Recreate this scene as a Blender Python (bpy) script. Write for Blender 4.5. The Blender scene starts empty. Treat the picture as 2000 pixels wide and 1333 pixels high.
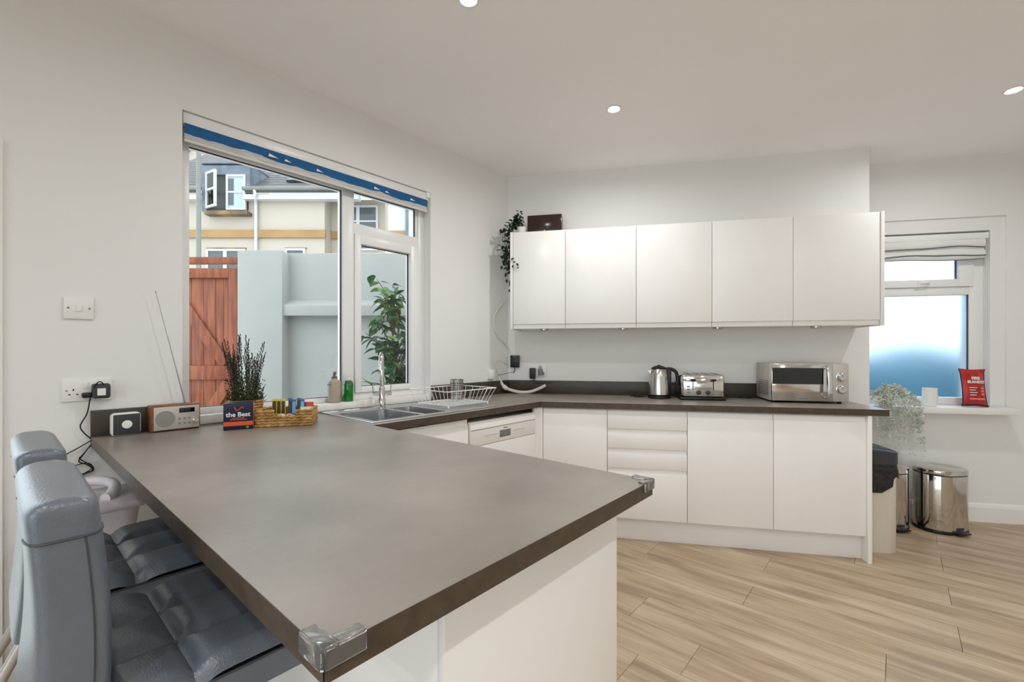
import bpy, bmesh, math, random
from mathutils import Vector, Matrix
random.seed(7)
PI = math.pi
SC = bpy.context.scene
COL = SC.collection

# ------------------------------------------------------------------ camera
FPX, HY, CAMH, YAW = 871.5, 686.5, 1.252, math.radians(40.95)
cd = bpy.data.cameras.new('camera'); cam = bpy.data.objects.new('camera', cd); COL.objects.link(cam)
cam.location = (0, 0, CAMH); cam.rotation_euler = (PI/2, 0, YAW)
cd.sensor_width = 36.0; cd.lens = FPX/2000*36; cd.shift_y = (HY-666.5)/2000
cd.clip_start = 0.02; cd.clip_end = 200
SC.camera = cam

# ------------------------------------------------------------------ sky, exposure
w = bpy.data.worlds.new('overcast_sky'); SC.world = w; w.use_nodes = True
bg = w.node_tree.nodes['Background']; bg.inputs[0].default_value = (0.86, 0.93, 1.0, 1); bg.inputs[1].default_value = 2.3
LAMP_W = 6.6
SC.cycles.max_bounces = 9; SC.cycles.diffuse_bounces = 6; SC.cycles.glossy_bounces = 3; SC.cycles.transmission_bounces = 6; SC.cycles.transparent_max_bounces = 8
SC.view_settings.view_transform = 'Standard'; SC.view_settings.look = 'None'
SC.view_settings.gamma = 1.0; SC.view_settings.use_curve_mapping = False
SC.view_settings.exposure = 0.41

# ------------------------------------------------------------------ frames of reference
FW = Vector((-math.sin(YAW), math.cos(YAW))); RT = Vector((math.cos(YAW), math.sin(YAW)))
BANG = math.radians(61.1)                      # the back wall meets the window wall at an obtuse angle
BD = Vector((math.sin(BANG), math.cos(BANG))); BO = Vector((-math.cos(BANG), math.sin(BANG)))
ROTB = PI/2 - BANG                              # z rotation of things that face out from the back wall
ROTW = PI/2                                     # ... of things that face out from the window wall
XW = -2.44                                      # window wall surface
DB, DA = 3.60, 3.93                             # back wall / alcove wall distance
CEIL = 2.69
def bp(s, d, z=0): v = BD*s + BO*d; return Vector((v.x, v.y, z))
def wp(u, d, z=0): return Vector((-d, u, z))
def cp(u, t, z=0): v = RT*u + FW*t; return Vector((v.x, v.y, z))
def ray(px): return FW + RT*((px-1000)/FPX)
def sB(px, D): r = ray(px); t = D/(r.dot(BO)); return (r*t).dot(BD)
def zB(px, py, D): r = ray(px); t = D/(r.dot(BO)); return CAMH-(py-HY)/FPX*t
def yW(px, X): r = ray(px); t = X/r.x; return r.y*t
def zW(px, py, X): r = ray(px); t = X/r.x; return CAMH-(py-HY)/FPX*t
def cu(px, t): return (px-1000)/FPX*t
def cz(py, t): return CAMH-(py-HY)/FPX*t
def onz(px, py, z): t = (CAMH-z)*FPX/(py-HY); v = ray(px)*t; return Vector((v.x, v.y, z))
MB_ = Matrix.Rotation(ROTB, 4, 'Z'); MW_ = Matrix.Rotation(ROTW, 4, 'Z'); MC_ = Matrix.Rotation(YAW, 4, 'Z')

# ------------------------------------------------------------------ materials
def lin(c): return tuple(((x/255)/12.92 if x/255 <= .04045 else ((x/255+.055)/1.055)**2.4) for x in c)
MATS = {}
def mat(name, rgb, rough=.5, metal=0, var=.04, vscale=6, bump=0, bscale=60, stretch=None, coat=0, trans=0, ior=1.45, emit=0, alpha=1, spec=.5, rgb2=None, contrast=(.35, .65), detail=4):
    m = bpy.data.materials.new(name); m.use_nodes = True; nt = m.node_tree; N = nt.nodes; L = nt.links
    p = N['Principled BSDF']; c = lin(rgb)
    c2 = lin(rgb2) if rgb2 else tuple(max(0, x*(1-var*2)) for x in c)
    tc = N.new('ShaderNodeTexCoord'); mp = N.new('ShaderNodeMapping')
    if stretch: mp.inputs['Scale'].default_value = stretch
    L.new(tc.outputs['Object'], mp.inputs['Vector'])
    nz = N.new('ShaderNodeTexNoise'); nz.inputs['Scale'].default_value = vscale; nz.inputs['Detail'].default_value = detail
    L.new(mp.outputs[0], nz.inputs['Vector'])
    rp = N.new('ShaderNodeValToRGB'); rp.color_ramp.elements[0].position = contrast[0]; rp.color_ramp.elements[1].position = contrast[1]
    rp.color_ramp.elements[0].color = (*c2, 1); rp.color_ramp.elements[1].color = (*c, 1)
    L.new(nz.outputs['Fac'], rp.inputs['Fac']); L.new(rp.outputs['Color'], p.inputs['Base Color'])
    p.inputs['Roughness'].default_value = rough; p.inputs['Metallic'].default_value = metal
    p.inputs['Coat Weight'].default_value = coat; p.inputs['Transmission Weight'].default_value = trans; p.inputs['IOR'].default_value = ior
    p.inputs['Specular IOR Level'].default_value = spec
    if emit:
        p.inputs['Emission Color'].default_value = (*c, 1); p.inputs['Emission Strength'].default_value = emit
    if bump:
        b = N.new('ShaderNodeBump'); b.inputs['Strength'].default_value = bump; b.inputs['Distance'].default_value = .01
        n2 = N.new('ShaderNodeTexNoise'); n2.inputs['Scale'].default_value = bscale; L.new(mp.outputs[0], n2.inputs['Vector'])
        L.new(n2.outputs['Fac'], b.inputs['Height']); L.new(b.outputs[0], p.inputs['Normal'])
    MATS[name] = m; return m
def pane_mat(name, tint=(.97, .99, .985)):
    m = bpy.data.materials.new(name); m.use_nodes = True; nt = m.node_tree; N = nt.nodes; L = nt.links
    N.remove(N['Principled BSDF']); o = N['Material Output']
    t = N.new('ShaderNodeBsdfTransparent'); t.inputs[0].default_value = (*tint, 1)
    g = N.new('ShaderNodeBsdfGlossy'); g.inputs['Roughness'].default_value = .01
    fr = N.new('ShaderNodeFresnel'); fr.inputs['IOR'].default_value = 1.38
    nz = N.new('ShaderNodeTexNoise'); nz.inputs['Scale'].default_value = 1.5
    b = N.new('ShaderNodeBump'); b.inputs['Strength'].default_value = .02; L.new(nz.outputs['Fac'], b.inputs['Height']); L.new(b.outputs[0], g.inputs['Normal'])
    mx = N.new('ShaderNodeMixShader'); L.new(fr.outputs[0], mx.inputs[0]); L.new(t.outputs[0], mx.inputs[1]); L.new(g.outputs[0], mx.inputs[2]); L.new(mx.outputs[0], o.inputs['Surface'])
    MATS[name] = m; return m
M_WALL = mat('wall_paint', (233, 232, 230), .75, var=.01, vscale=2, bump=.03, bscale=220)
M_CEIL = mat('ceiling_paint', (248, 247, 246), .8, var=.008, vscale=2, bump=.02, bscale=200)
M_GLOSS = mat('gloss_white_laminate', (240, 238, 235), .3, var=.006)
M_PLIN = mat('white_board', (232, 229, 226), .35, var=.008)
M_UPVC = mat('white_upvc', (236, 236, 235), .3, var=.006)
M_TRIM = mat('white_gloss_trim', (236, 234, 230), .35, var=.008)
M_TOP = mat('stone_laminate', (152, 143, 133), .34, rgb2=(118, 110, 101), vscale=2.6, contrast=(.28, .72), bump=.05, bscale=45, detail=8, spec=.6)
M_EDGE = mat('dark_edging', (80, 67, 54), .38, rgb2=(66, 55, 44), vscale=40, bump=.05, bscale=120)
M_UPST = mat('dark_upstand', (72, 65, 58), .35, rgb2=(56, 50, 44), vscale=5)
M_STEEL = mat('brushed_steel', (205, 203, 200), .24, 1, var=.04, vscale=40, stretch=(1, 1, 30))
M_STEELD = mat('sink_steel', (196, 198, 200), .3, 1, var=.03, vscale=50, stretch=(1, 20, 1))
M_CHROME = mat('chrome', (226, 226, 226), .06, 1, var=.01)
M_MIRROR = mat('polished_steel', (212, 209, 204), .09, 1, var=.03, vscale=2)
M_BLACK = mat('black_plastic', (22, 22, 23), .35, var=.05)
M_BLKG = mat('black_glass', (8, 8, 9), .05, var=.02, coat=.5)
M_DGREY = mat('dark_grey_plastic', (56, 58, 62), .4, var=.05)
M_GREYP = mat('grey_plastic', (120, 120, 118), .45, var=.05)
M_WPLAS = mat('white_plastic', (234, 232, 229), .3, var=.008)
M_LILAC = mat('lilac_white_plastic', (228, 220, 226), .32, var=.01)
M_LEATH = mat('grey_leatherette', (98, 106, 116), .29, var=.05, vscale=8, bump=.12, bscale=260, spec=.8)
M_LEATD = mat('grey_leatherette_seam', (66, 68, 72), .5, var=.05)
M_PANE = pane_mat('window_glass')
M_GASK = mat('gasket_rubber', (52, 56, 62), .5, var=.05)
M_WOOD = mat('walnut_veneer', (150, 96, 60), .45, rgb2=(112, 66, 38), vscale=9, stretch=(1, 8, 8))
M_RSILV = mat('silver_panel', (196, 190, 182), .4, .35, var=.02)
M_GRILL = mat('grey_grille', (146, 145, 140), .55, var=.06, vscale=200)
M_NAVY = mat('navy_card', (24, 30, 56), .4, var=.04)
M_ORANGE = mat('orange_card', (226, 96, 52), .45, var=.03)
M_SALMON = mat('salmon_card', (226, 126, 104), .5, var=.03)
M_WPRINT = mat('white_print', (238, 236, 232), .5, var=.01)
M_GRN = mat('green_print', (84, 168, 76), .5, var=.03)
M_WICK = mat('wicker', (196, 156, 98), .6, rgb2=(150, 108, 58), vscale=30, bump=.3, bscale=80)
M_LEAFD = mat('dark_leaf', (48, 66, 44), .45, rgb2=(30, 44, 30), vscale=20)
M_HEATH = mat('dried_heather', (74, 70, 58), .8, rgb2=(50, 48, 44), vscale=14)
M_HEATG = mat('heather_green', (92, 96, 58), .8, rgb2=(60, 66, 38), vscale=14)
M_PALE = mat('pale_foliage', (236, 238, 230), .7, rgb2=(196, 200, 188), vscale=18)
M_RED = mat('red_pouch', (196, 44, 36), .35, rgb2=(150, 26, 24), vscale=12, bump=.3, bscale=18)
M_GSOAP = mat('green_soap', (20, 150, 40), .1, var=.1, trans=.35, coat=.3)
M_BEIGE = mat('beige_ceramic', (176, 162, 146), .35, var=.03)
M_TAUPE = mat('taupe_pump', (104, 94, 84), .35, var=.03)
M_CLEAR = mat('clear_plastic', (245, 245, 245), .08, var=.005, trans=.95, ior=1.4)
M_LINER = mat('black_bin_liner', (34, 30, 28), .3, var=.2, vscale=12, bump=.8, bscale=26)
M_BROWNG = mat('dark_brown_gloss', (58, 36, 34), .16, rgb2=(42, 27, 26), vscale=4)
M_CARC = mat('carcass_shadow_gap', (200, 197, 192), .5, var=.01)
M_WCABLE = mat('white_cable', (226, 223, 216), .5, var=.02)
M_LAMP = mat('lamp_lens', (255, 247, 236), .4, emit=30)
M_FROST = mat('frosted_glass', (196, 216, 232), .48, var=.004, trans=1, ior=1.12, bump=.06, bscale=300, spec=.2)
# outdoors
M_GATE = mat('red_brown_timber', (150, 82, 50), .6, rgb2=(114, 56, 34), vscale=5, stretch=(6, 6, .6), bump=.15, bscale=40)
M_RENDER = mat('grey_render', (160, 162, 158), .85, var=.03, vscale=3, bump=.1, bscale=160)
M_CREAM = mat('cream_render', (184, 174, 160), .85, var=.03, vscale=.8, bump=.1, bscale=120)
M_BAND = mat('sandstone_band', (166, 132, 90), .8, var=.08, vscale=2)
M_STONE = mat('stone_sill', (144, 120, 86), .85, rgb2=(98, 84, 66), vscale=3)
M_SLATE = mat('roof_slates', (106, 104, 102), .7, rgb2=(80, 80, 82), vscale=2.5, stretch=(1, 6, 6), bump=.4, bscale=4)
M_LEAD = mat('lead_sheet', (116, 126, 138), .55, rgb2=(90, 100, 114), vscale=3)
M_OUTW = mat('outdoor_white', (196, 196, 196), .5, var=.01)
M_POST = mat('galvanised_post', (124, 126, 120), .5, .2, var=.04)
M_PAVE = mat('grey_paving', (212, 210, 206), .9, var=.08, vscale=4)
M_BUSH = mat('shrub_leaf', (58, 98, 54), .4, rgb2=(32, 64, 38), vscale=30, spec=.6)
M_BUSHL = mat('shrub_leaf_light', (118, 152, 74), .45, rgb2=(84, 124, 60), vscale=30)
M_BARK = mat('bark', (110, 84, 64), .85, var=.1)
M_DARKW = mat('dark_window_glass', (84, 94, 98), .1, var=.08, vscale=1)
M_BLINDW = mat('pale_window_blind', (170, 186, 188), .3, var=.02)
M_HEDGE = mat('blue_green_hedge', (88, 130, 142), .9, rgb2=(64, 104, 118), vscale=5)

# wood planks: grain along X, another tone and another piece of grain for every plank
def plank_mat():
    m = bpy.data.materials.new('oak_laminate'); m.use_nodes = True; nt = m.node_tree; N = nt.nodes; L = nt.links; p = N['Principled BSDF']
    tc = N.new('ShaderNodeTexCoord'); oi = N.new('ShaderNodeObjectInfo'); ma = N.new('ShaderNodeMath'); ma.operation = 'MULTIPLY'; ma.inputs[1].default_value = 57
    L.new(oi.outputs['Random'], ma.inputs[0]); cx = N.new('ShaderNodeCombineXYZ'); L.new(ma.outputs[0], cx.inputs[0]); L.new(ma.outputs[0], cx.inputs[2])
    ad = N.new('ShaderNodeVectorMath'); L.new(tc.outputs['Object'], ad.inputs[0]); L.new(cx.outputs[0], ad.inputs[1])
    def nz(sc, scale, det, dist=0):
        mp = N.new('ShaderNodeMapping'); mp.inputs['Scale'].default_value = scale; L.new(ad.outputs[0], mp.inputs[0])
        n = N.new('ShaderNodeTexNoise'); n.inputs['Scale'].default_value = sc; n.inputs['Detail'].default_value = det; n.inputs['Distortion'].default_value = dist; L.new(mp.outputs[0], n.inputs['Vector']); return n
    a = nz(2.2, (.7, 6, 1), 5, .6); b = nz(10, (.5, 14, 1), 6, .3)
    r1 = N.new('ShaderNodeValToRGB'); e = r1.color_ramp.elements; e[0].position = .32; e[1].position = .66
    e[0].color = (*lin((158, 136, 111)), 1); e[1].color = (*lin((199, 180, 154)), 1); x = e.new(.5); x.color = (*lin((184, 162, 134)), 1)
    L.new(a.outputs['Fac'], r1.inputs[0])
    r2 = N.new('ShaderNodeValToRGB'); r2.color_ramp.elements[0].position = .35; r2.color_ramp.elements[1].position = .6
    r2.color_ramp.elements[0].color = (.84, .81, .78, 1); r2.color_ramp.elements[1].color = (1, 1, 1, 1); L.new(b.outputs['Fac'], r2.inputs[0])
    mx = N.new('ShaderNodeMixRGB'); mx.blend_type = 'MULTIPLY'; mx.inputs[0].default_value = 1; L.new(r1.outputs[0], mx.inputs[1]); L.new(r2.outputs[0], mx.inputs[2])
    L.new(mx.outputs[0], p.inputs['Base Color']); p.inputs['Roughness'].default_value = .42
    bu = N.new('ShaderNodeBump'); bu.inputs['Strength'].default_value = .06; L.new(b.outputs['Fac'], bu.inputs['Height']); L.new(bu.outputs[0], p.inputs['Normal'])
    return m
M_OAK = plank_mat()
def blind_mat():
    m = bpy.data.materials.new('sea_print_fabric'); m.use_nodes = True; nt = m.node_tree; N = nt.nodes; L = nt.links; p = N['Principled BSDF']
    tc = N.new('ShaderNodeTexCoord'); sx = N.new('ShaderNodeSeparateXYZ'); L.new(tc.outputs['Object'], sx.inputs[0])
    mp = N.new('ShaderNodeMapping'); mp.inputs['Scale'].default_value = (5.5, 1, 1); L.new(tc.outputs['Object'], mp.inputs[0])
    nz = N.new('ShaderNodeTexNoise'); nz.inputs['Scale'].default_value = 1; nz.inputs['Detail'].default_value = 3; L.new(mp.outputs[0], nz.inputs['Vector'])
    k = N.new('ShaderNodeMath'); k.operation = 'MULTIPLY_ADD'; k.inputs[1].default_value = .05; k.inputs[2].default_value = -.025; L.new(nz.outputs['Fac'], k.inputs[0])
    s = N.new('ShaderNodeMath'); s.operation = 'SUBTRACT'; L.new(sx.outputs['Z'], s.inputs[0]); L.new(k.outputs[0], s.inputs[1])
    r = N.new('ShaderNodeValToRGB'); r.color_ramp.interpolation = 'CONSTANT'; e = r.color_ramp.elements
    sc = N.new('ShaderNodeMath'); sc.operation = 'MULTIPLY_ADD'; sc.inputs[1].default_value = 8; sc.inputs[2].default_value = .5; L.new(s.outputs[0], sc.inputs[0]); L.new(sc.outputs[0], r.inputs[0])
    e[0].position = 0; e[0].color = (*lin((214, 210, 204)), 1); e[1].position = .42; e[1].color = (*lin((196, 206, 218)), 1)
    x = e.new(.5); x.color = (*lin((26, 98, 152)), 1)
    n2 = N.new('ShaderNodeTexNoise'); n2.inputs['Scale'].default_value = 4; mp2 = N.new('ShaderNodeMapping'); mp2.inputs['Scale'].default_value = (3, 1, 30); L.new(tc.outputs['Object'], mp2.inputs[0]); L.new(mp2.outputs[0], n2.inputs['Vector'])
    r2 = N.new('ShaderNodeValToRGB'); r2.color_ramp.elements[0].position = .35; r2.color_ramp.elements[1].position = .7; r2.color_ramp.elements[0].color = (.75, .75, .75, 1); L.new(n2.outputs['Fac'], r2.inputs[0])
    mx = N.new('ShaderNodeMixRGB'); mx.blend_type = 'MULTIPLY'; mx.inputs[0].default_value = 1; L.new(r.outputs[0], mx.inputs[1]); L.new(r2.outputs[0], mx.inputs[2])
    L.new(mx.outputs[0], p.inputs['Base Color']); p.inputs['Roughness'].default_value = .8; return m
M_SEA = blind_mat()
M_FAB = mat('white_blind_fabric', (226, 224, 220), .85, var=.02, vscale=10)
M_LINE = mat('blue_grey_print', (92, 108, 122), .8, var=.1, vscale=10)

# ------------------------------------------------------------------ mesh helpers
class G:
    def __init__(s, M=None): s.bm = bmesh.new(); s.M = M or Matrix(); s.mi = 0
    def _fin(s, vs, M=None):
        T = s.M @ M if M is not None else s.M
        for v in vs: v.co = T @ v.co
        fs = set(f for v in vs for f in v.link_faces)
        for f in fs: f.material_index = s.mi
        return s
    def box(s, x0, x1, y0, y1, z0, z1, bev=0, seg=2, M=None):
        vs = [s.bm.verts.new((x, y, z)) for x in (x0, x1) for y in (y0, y1) for z in (z0, z1)]
        q = [(0, 1, 3, 2), (4, 6, 7, 5), (0, 4, 5, 1), (2, 3, 7, 6), (0, 2, 6, 4), (1, 5, 7, 3)]
        fs = [s.bm.faces.new([vs[i] for i in f]) for f in q]
        if bev:
            es = list(set(e for f in fs for e in f.edges))
            r = bmesh.ops.bevel(s.bm, geom=es, offset=bev, segments=seg, profile=.5, affect='EDGES')
            vs = list(set(v for f in r['faces'] for v in f.verts) | set(v for v in vs if v.is_valid))
        return s._fin(vs, M)
    def prism(s, poly, z0, z1, axis='z', M=None, bev=0):
        def P(a, b, c): return {'z': (a, b, c), 'x': (c, a, b), 'y': (a, c, b)}[axis]
        b0 = [s.bm.verts.new(P(a, b, z0)) for a, b in poly]; b1 = [s.bm.verts.new(P(a, b, z1)) for a, b in poly]
        n = len(poly); fs = [s.bm.faces.new(b0[::-1]), s.bm.faces.new(b1)]
        for i in range(n): fs.append(s.bm.faces.new((b0[i], b0[(i+1) % n], b1[(i+1) % n], b1[i])))
        vs = b0+b1
        if bev:
            es = list(set(e for f in fs for e in f.edges))
            r = bmesh.ops.bevel(s.bm, geom=es, offset=bev, segments=2, profile=.5, affect='EDGES')
            vs = list(set(v for f in r['faces'] for v in f.verts) | set(v for v in vs if v.is_valid))
        return s._fin(vs, M)
    def lathe(s, prof, c=(0, 0, 0), seg=24, M=None, sx=1, sy=1, cap=True):
        rings = []; vs = []
        for r, z in prof:
            ring = [s.bm.verts.new((c[0]+r*sx*math.cos(2*PI*i/seg), c[1]+r*sy*math.sin(2*PI*i/seg), c[2]+z)) for i in range(seg)]
            rings.append(ring); vs += ring
        for a, b in zip(rings, rings[1:]):
            for i in range(seg): s.bm.faces.new((a[i], a[(i+1) % seg], b[(i+1) % seg], b[i]))
        if cap:
            s.bm.faces.new(rings[0][::-1]); s.bm.faces.new(rings[-1])
        return s._fin(vs, M)
    def cyl(s, p0, p1, r, r2=None, seg=12): return s.tube([p0, p1], [r, r if r2 is None else r2], seg)
    def tube(s, pts, r, seg=8, closed=False, M=None):
        pts = [Vector(p) for p in pts]; n = len(pts); rr = r if isinstance(r, (list, tuple)) else [r]*n; rings = []; vs = []; up = None
        for i, p in enumerate(pts):
            if closed: t = pts[(i+1) % n]-pts[i-1]
            else: t = pts[min(i+1, n-1)]-pts[max(i-1, 0)]
            t.normalize()
            if up is None: up = t.orthogonal().normalized()
            else:
                up = up-t*up.dot(t)
                up = up.normalized() if up.length > 1e-6 else t.orthogonal().normalized()
            bn = t.cross(up)
            ring = [s.bm.verts.new(p+(up*math.cos(2*PI*k/seg)+bn*math.sin(2*PI*k/seg))*rr[i]) for k in range(seg)]; rings.append(ring); vs += ring
        for i in range(n if closed else n-1):
            a, b = rings[i], rings[(i+1) % n]
            for k in range(seg): s.bm.faces.new((a[k], a[(k+1) % seg], b[(k+1) % seg], b[k]))
        if not closed: s.bm.faces.new(rings[0][::-1]); s.bm.faces.new(rings[-1])
        return s._fin(vs, M)
    def poly(s, pts, M=None):
        vs = [s.bm.verts.new(p) for p in pts]; s.bm.faces.new(vs); return s._fin(vs, M)
    def grid(s, fn, nu, nv, closed_u=False):
        V = [[s.bm.verts.new(fn(i/(nu if closed_u else nu-1), j/(nv-1))) for j in range(nv)] for i in range(nu)]
        for i in range(nu if closed_u else nu-1):
            for j in range(nv-1):
                s.bm.faces.new((V[i][j], V[(i+1) % nu][j], V[(i+1) % nu][j+1], V[i][j+1]))
        return s._fin([v for r in V for v in r])
def smooth_path(pts, n=8):
    P = [Vector(p) for p in pts]; out = []
    for i in range(len(P)-1):
        a = P[max(i-1, 0)]; b = P[i]; c = P[i+1]; d = P[min(i+2, len(P)-1)]
        for k in range(n):
            t = k/n; out.append(.5*((2*b)+(c-a)*t+(2*a-5*b+4*c-d)*t*t+(3*b-a-3*c+d)*t**3))
    out.append(P[-1]); return out
def obj(name, g, m, parent=None, smooth=True, kind=None, label=None):
    me = bpy.data.meshes.new(name)
    bm = g.bm; bmesh.ops.recalc_face_normals(bm, faces=bm.faces); bm.to_mesh(me); bm.free()
    for x in (m if isinstance(m, (list, tuple)) else [m]): me.materials.append(x)
    if smooth:
        for p in me.polygons: p.use_smooth = True
        me.set_sharp_from_angle(angle=math.radians(38))
    o = bpy.data.objects.new(name, me); COL.objects.link(o)
    if parent: o.parent = parent
    if kind: o['kind'] = kind
    if label: o['label'] = label
    return o
def share(o, parent, loc=(0, 0, 0), rot=(0, 0, 0), scale=None):
    c = o.copy(); COL.objects.link(c); c.parent = parent; c.location = loc; c.rotation_euler = rot
    if scale: c.scale = scale
    return c
def thing(name, label, cat, loc=(0, 0, 0), rot=0, group=None):
    o = bpy.data.objects.new(name, None); COL.objects.link(o); o.empty_display_size = .05
    o.location = loc; o.rotation_euler = (0, 0, rot); o['label'] = label; o['category'] = cat
    if group: o['group'] = group
    return o
def tag(o, label, cat, group=None):
    o['label'] = label; o['category'] = cat
    if group: o['group'] = group
    return o
def struct(name, g, m, smooth=False):
    o = obj(name, g, m, None, smooth); o['kind'] = 'structure'; return o
def sempty(name, loc=(0, 0, 0), rot=0):
    o = bpy.data.objects.new(name, None); COL.objects.link(o); o.location = loc; o.rotation_euler = (0, 0, rot); o['kind'] = 'structure'; o.empty_display_size = .05; return o
def text(name, s, size, m, parent, M, extrude=.0006, bold=0, align='CENTER'):
    c = bpy.data.curves.new(name, 'FONT'); c.body = s; c.size = size; c.extrude = extrude; c.align_x = align; c.align_y = 'CENTER'; c.offset = bold
    t = bpy.data.objects.new('tmp', c); COL.objects.link(t); bpy.context.view_layer.update()
    me = bpy.data.meshes.new_from_object(t.evaluated_get(bpy.context.evaluated_depsgraph_get())); bpy.data.objects.remove(t); bpy.data.curves.remove(c)
    me.transform(M); me.materials.clear(); me.materials.append(m); me.name = name
    o = bpy.data.objects.new(name, me); COL.objects.link(o); o.parent = parent; return o
UPR = Matrix.Rotation(PI/2, 4, 'X')             # text standing upright, facing local -y

# ================================================================== ROOM SHELL
# ---- floor of planks
YMIN, XMAX, SMAX = -2.8, 3.73, 3.6
g = G(); g.poly([(XW, YMIN, -.012), (XMAX, YMIN, -.012), (XMAX, .69, -.012), tuple(bp(SMAX, DA, -.012)), tuple(bp(-.985, DA, -.012)), (XW, 2.9, -.012)])
floor = struct('floor', g, mat('floor_underlay', (96, 78, 60), .9))
def clip(poly, n, c):                            # keep n.p <= c
    out = []
    for i in range(len(poly)):
        a, b = poly[i], poly[(i+1) % len(poly)]; da = n[0]*a[0]+n[1]*a[1]-c; db = n[0]*b[0]+n[1]*b[1]-c
        if da <= 0: out.append(a)
        if da*db < 0: t = da/(da-db); out.append((a[0]+(b[0]-a[0])*t, a[1]+(b[1]-a[1])*t))
    return out
PW, PL = .2248, 1.38
offs = {4: -.04, 5: -.585, 6: .2, 7: -.585, 8: .195, 9: -.2, 10: .19, 11: -.5, 12: .188}
rowy0 = 1.957-.2248*3 - .2248*0
plank_cache = {}
r = 0
for row in range(-19, 20):
    y0 = 1.957+PW*(row-3); y1 = y0+PW
    off = offs.get(row, random.uniform(-.7, .6))
    for k in range(-3, 5):
        x0 = off+k*PL; x1 = x0+PL; e = .0009
        poly = [(x0+e, y0+e), (x1-e, y0+e), (x1-e, y1-e), (x0+e, y1-e)]
        for n, c in (((-1, 0), -XW), ((1, 0), XMAX), ((0, -1), -YMIN), ((BO.x, BO.y), DA-.002), ((BD.x, BD.y), SMAX)):
            poly = clip(poly, n, c)
            if len(poly) < 3: break
        if len(poly) < 3: continue
        if max(p[0] for p in poly)-min(p[0] for p in poly) < .02 or max(p[1] for p in poly)-min(p[1] for p in poly) < .02: continue
        cx, cy = x0+PL/2, y0+PW/2
        full = len(poly) == 4 and abs(min(p[0] for p in poly)-x0-e) < 1e-6 and abs(max(p[0] for p in poly)-x1+e) < 1e-6 and abs(min(p[1] for p in poly)-y0-e) < 1e-6 and abs(max(p[1] for p in poly)-y1+e) < 1e-6
        if full and 'f' in plank_cache: o = share(plank_cache['f'], floor, (cx, cy, 0))
        else:
            g = G(); g.prism([(p[0]-cx, p[1]-cy) for p in poly], -.011, 0); o = obj('plank', g, M_OAK, floor, False); o.location = (cx, cy, 0)
            if full: plank_cache['f'] = o
# ---- ceiling
g = G(); g.prism([(XW-.3, YMIN-.2), (XMAX+.2, YMIN-.2), (XMAX+.2, .7), tuple(bp(SMAX+.2, DA+.4).xy), tuple(bp(-1.2, DA+.4).xy), (XW-.3, 3.2)], CEIL, CEIL+.2)
struct('ceiling', g, M_CEIL)
# ---- window wall (left) with window and glazed door openings
WY0, WY1, WZ0, WZ1 = .545, 1.955, .915, 2.345
DY0, DY1, DZ1 = -1.75, .0, 2.0
YC = 2.768
g = G()
def wl(y0, y1, z0, z1): g.box(XW-.25, XW, y0, y1, z0, z1)
wl(YMIN-.2, DY0, 0, CEIL); wl(DY0, DY1, DZ1, CEIL); wl(DY1, WY0, 0, CEIL); wl(WY0, WY1, 0, WZ0); wl(WY0, WY1, WZ1, CEIL); wl(WY1, YC, 0, CEIL)
struct('wall_left', g, M_WALL)
# ---- back wall with its end, and the set-back alcove wall
SE = 1.806
g = G(MB_); g.box(-.80, SE, DB, DB+.28, 0, CEIL); struct('wall_back', g, M_WALL)
AZ0, AZ1, AS0, AS1 = .80, 2.145, 1.93, sB(1937, DA)
OS1, OZ1 = sB(1966, DA), 2.246
g = G(MB_)
g.box(OS1, SMAX+.2, DA, DA+.3, 0, CEIL); g.box(1.70, OS1, DA, DA+.3, OZ1, CEIL); g.box(1.70, OS1, DA, DA+.3, 0, AZ0)
g.box(1.70, AS0, DA+.015, DA+.3, AZ0, OZ1); g.box(AS1, OS1, DA+.015, DA+.3, AZ0, OZ1); g.box(AS0, AS1, DA+.015, DA+.3, AZ1, OZ1)
struct('wall_alcove', g, M_WALL)
# ---- walls behind the camera
g = G(MB_); g.box(SMAX, SMAX+.2, -1.3, DA, 0, CEIL); struct('wall_right', g, M_WALL)
g = G(); g.box(XMAX, XMAX+.2, YMIN, .9, 0, CEIL); struct('wall_side', g, M_WALL)
RX0, RX1, RZ1 = -1.6, 2.9, 2.4
g = G(); g.box(XW-.25, RX0, YMIN-.2, YMIN, 0, CEIL); g.box(RX1, XMAX+.2, YMIN-.2, YMIN, 0, CEIL); g.box(RX0, RX1, YMIN-.2, YMIN, RZ1, CEIL); struct('wall_rear', g, M_WALL)
# ---- baseboards
def bb(name, M, x0, x1, d):
    g = G(M); g.prism([(d, 0), (d-.018, 0), (d-.018, .105), (d-.012, .125), (d-.004, .135), (d, .135)], x0, x1, 'x'); return struct(name, g, M_TRIM)
bb('baseboard_alcove', MB_, SE, SMAX, DA)
bb('baseboard_right', Matrix.Rotation(ROTB-PI/2, 4, 'Z'), -DA+.02, 1.2, SMAX)
bb('baseboard_left', MW_, DY1+.07, .50, -XW)
bb('baseboard_left', MW_, YMIN, DY0-.07, -XW)

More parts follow.
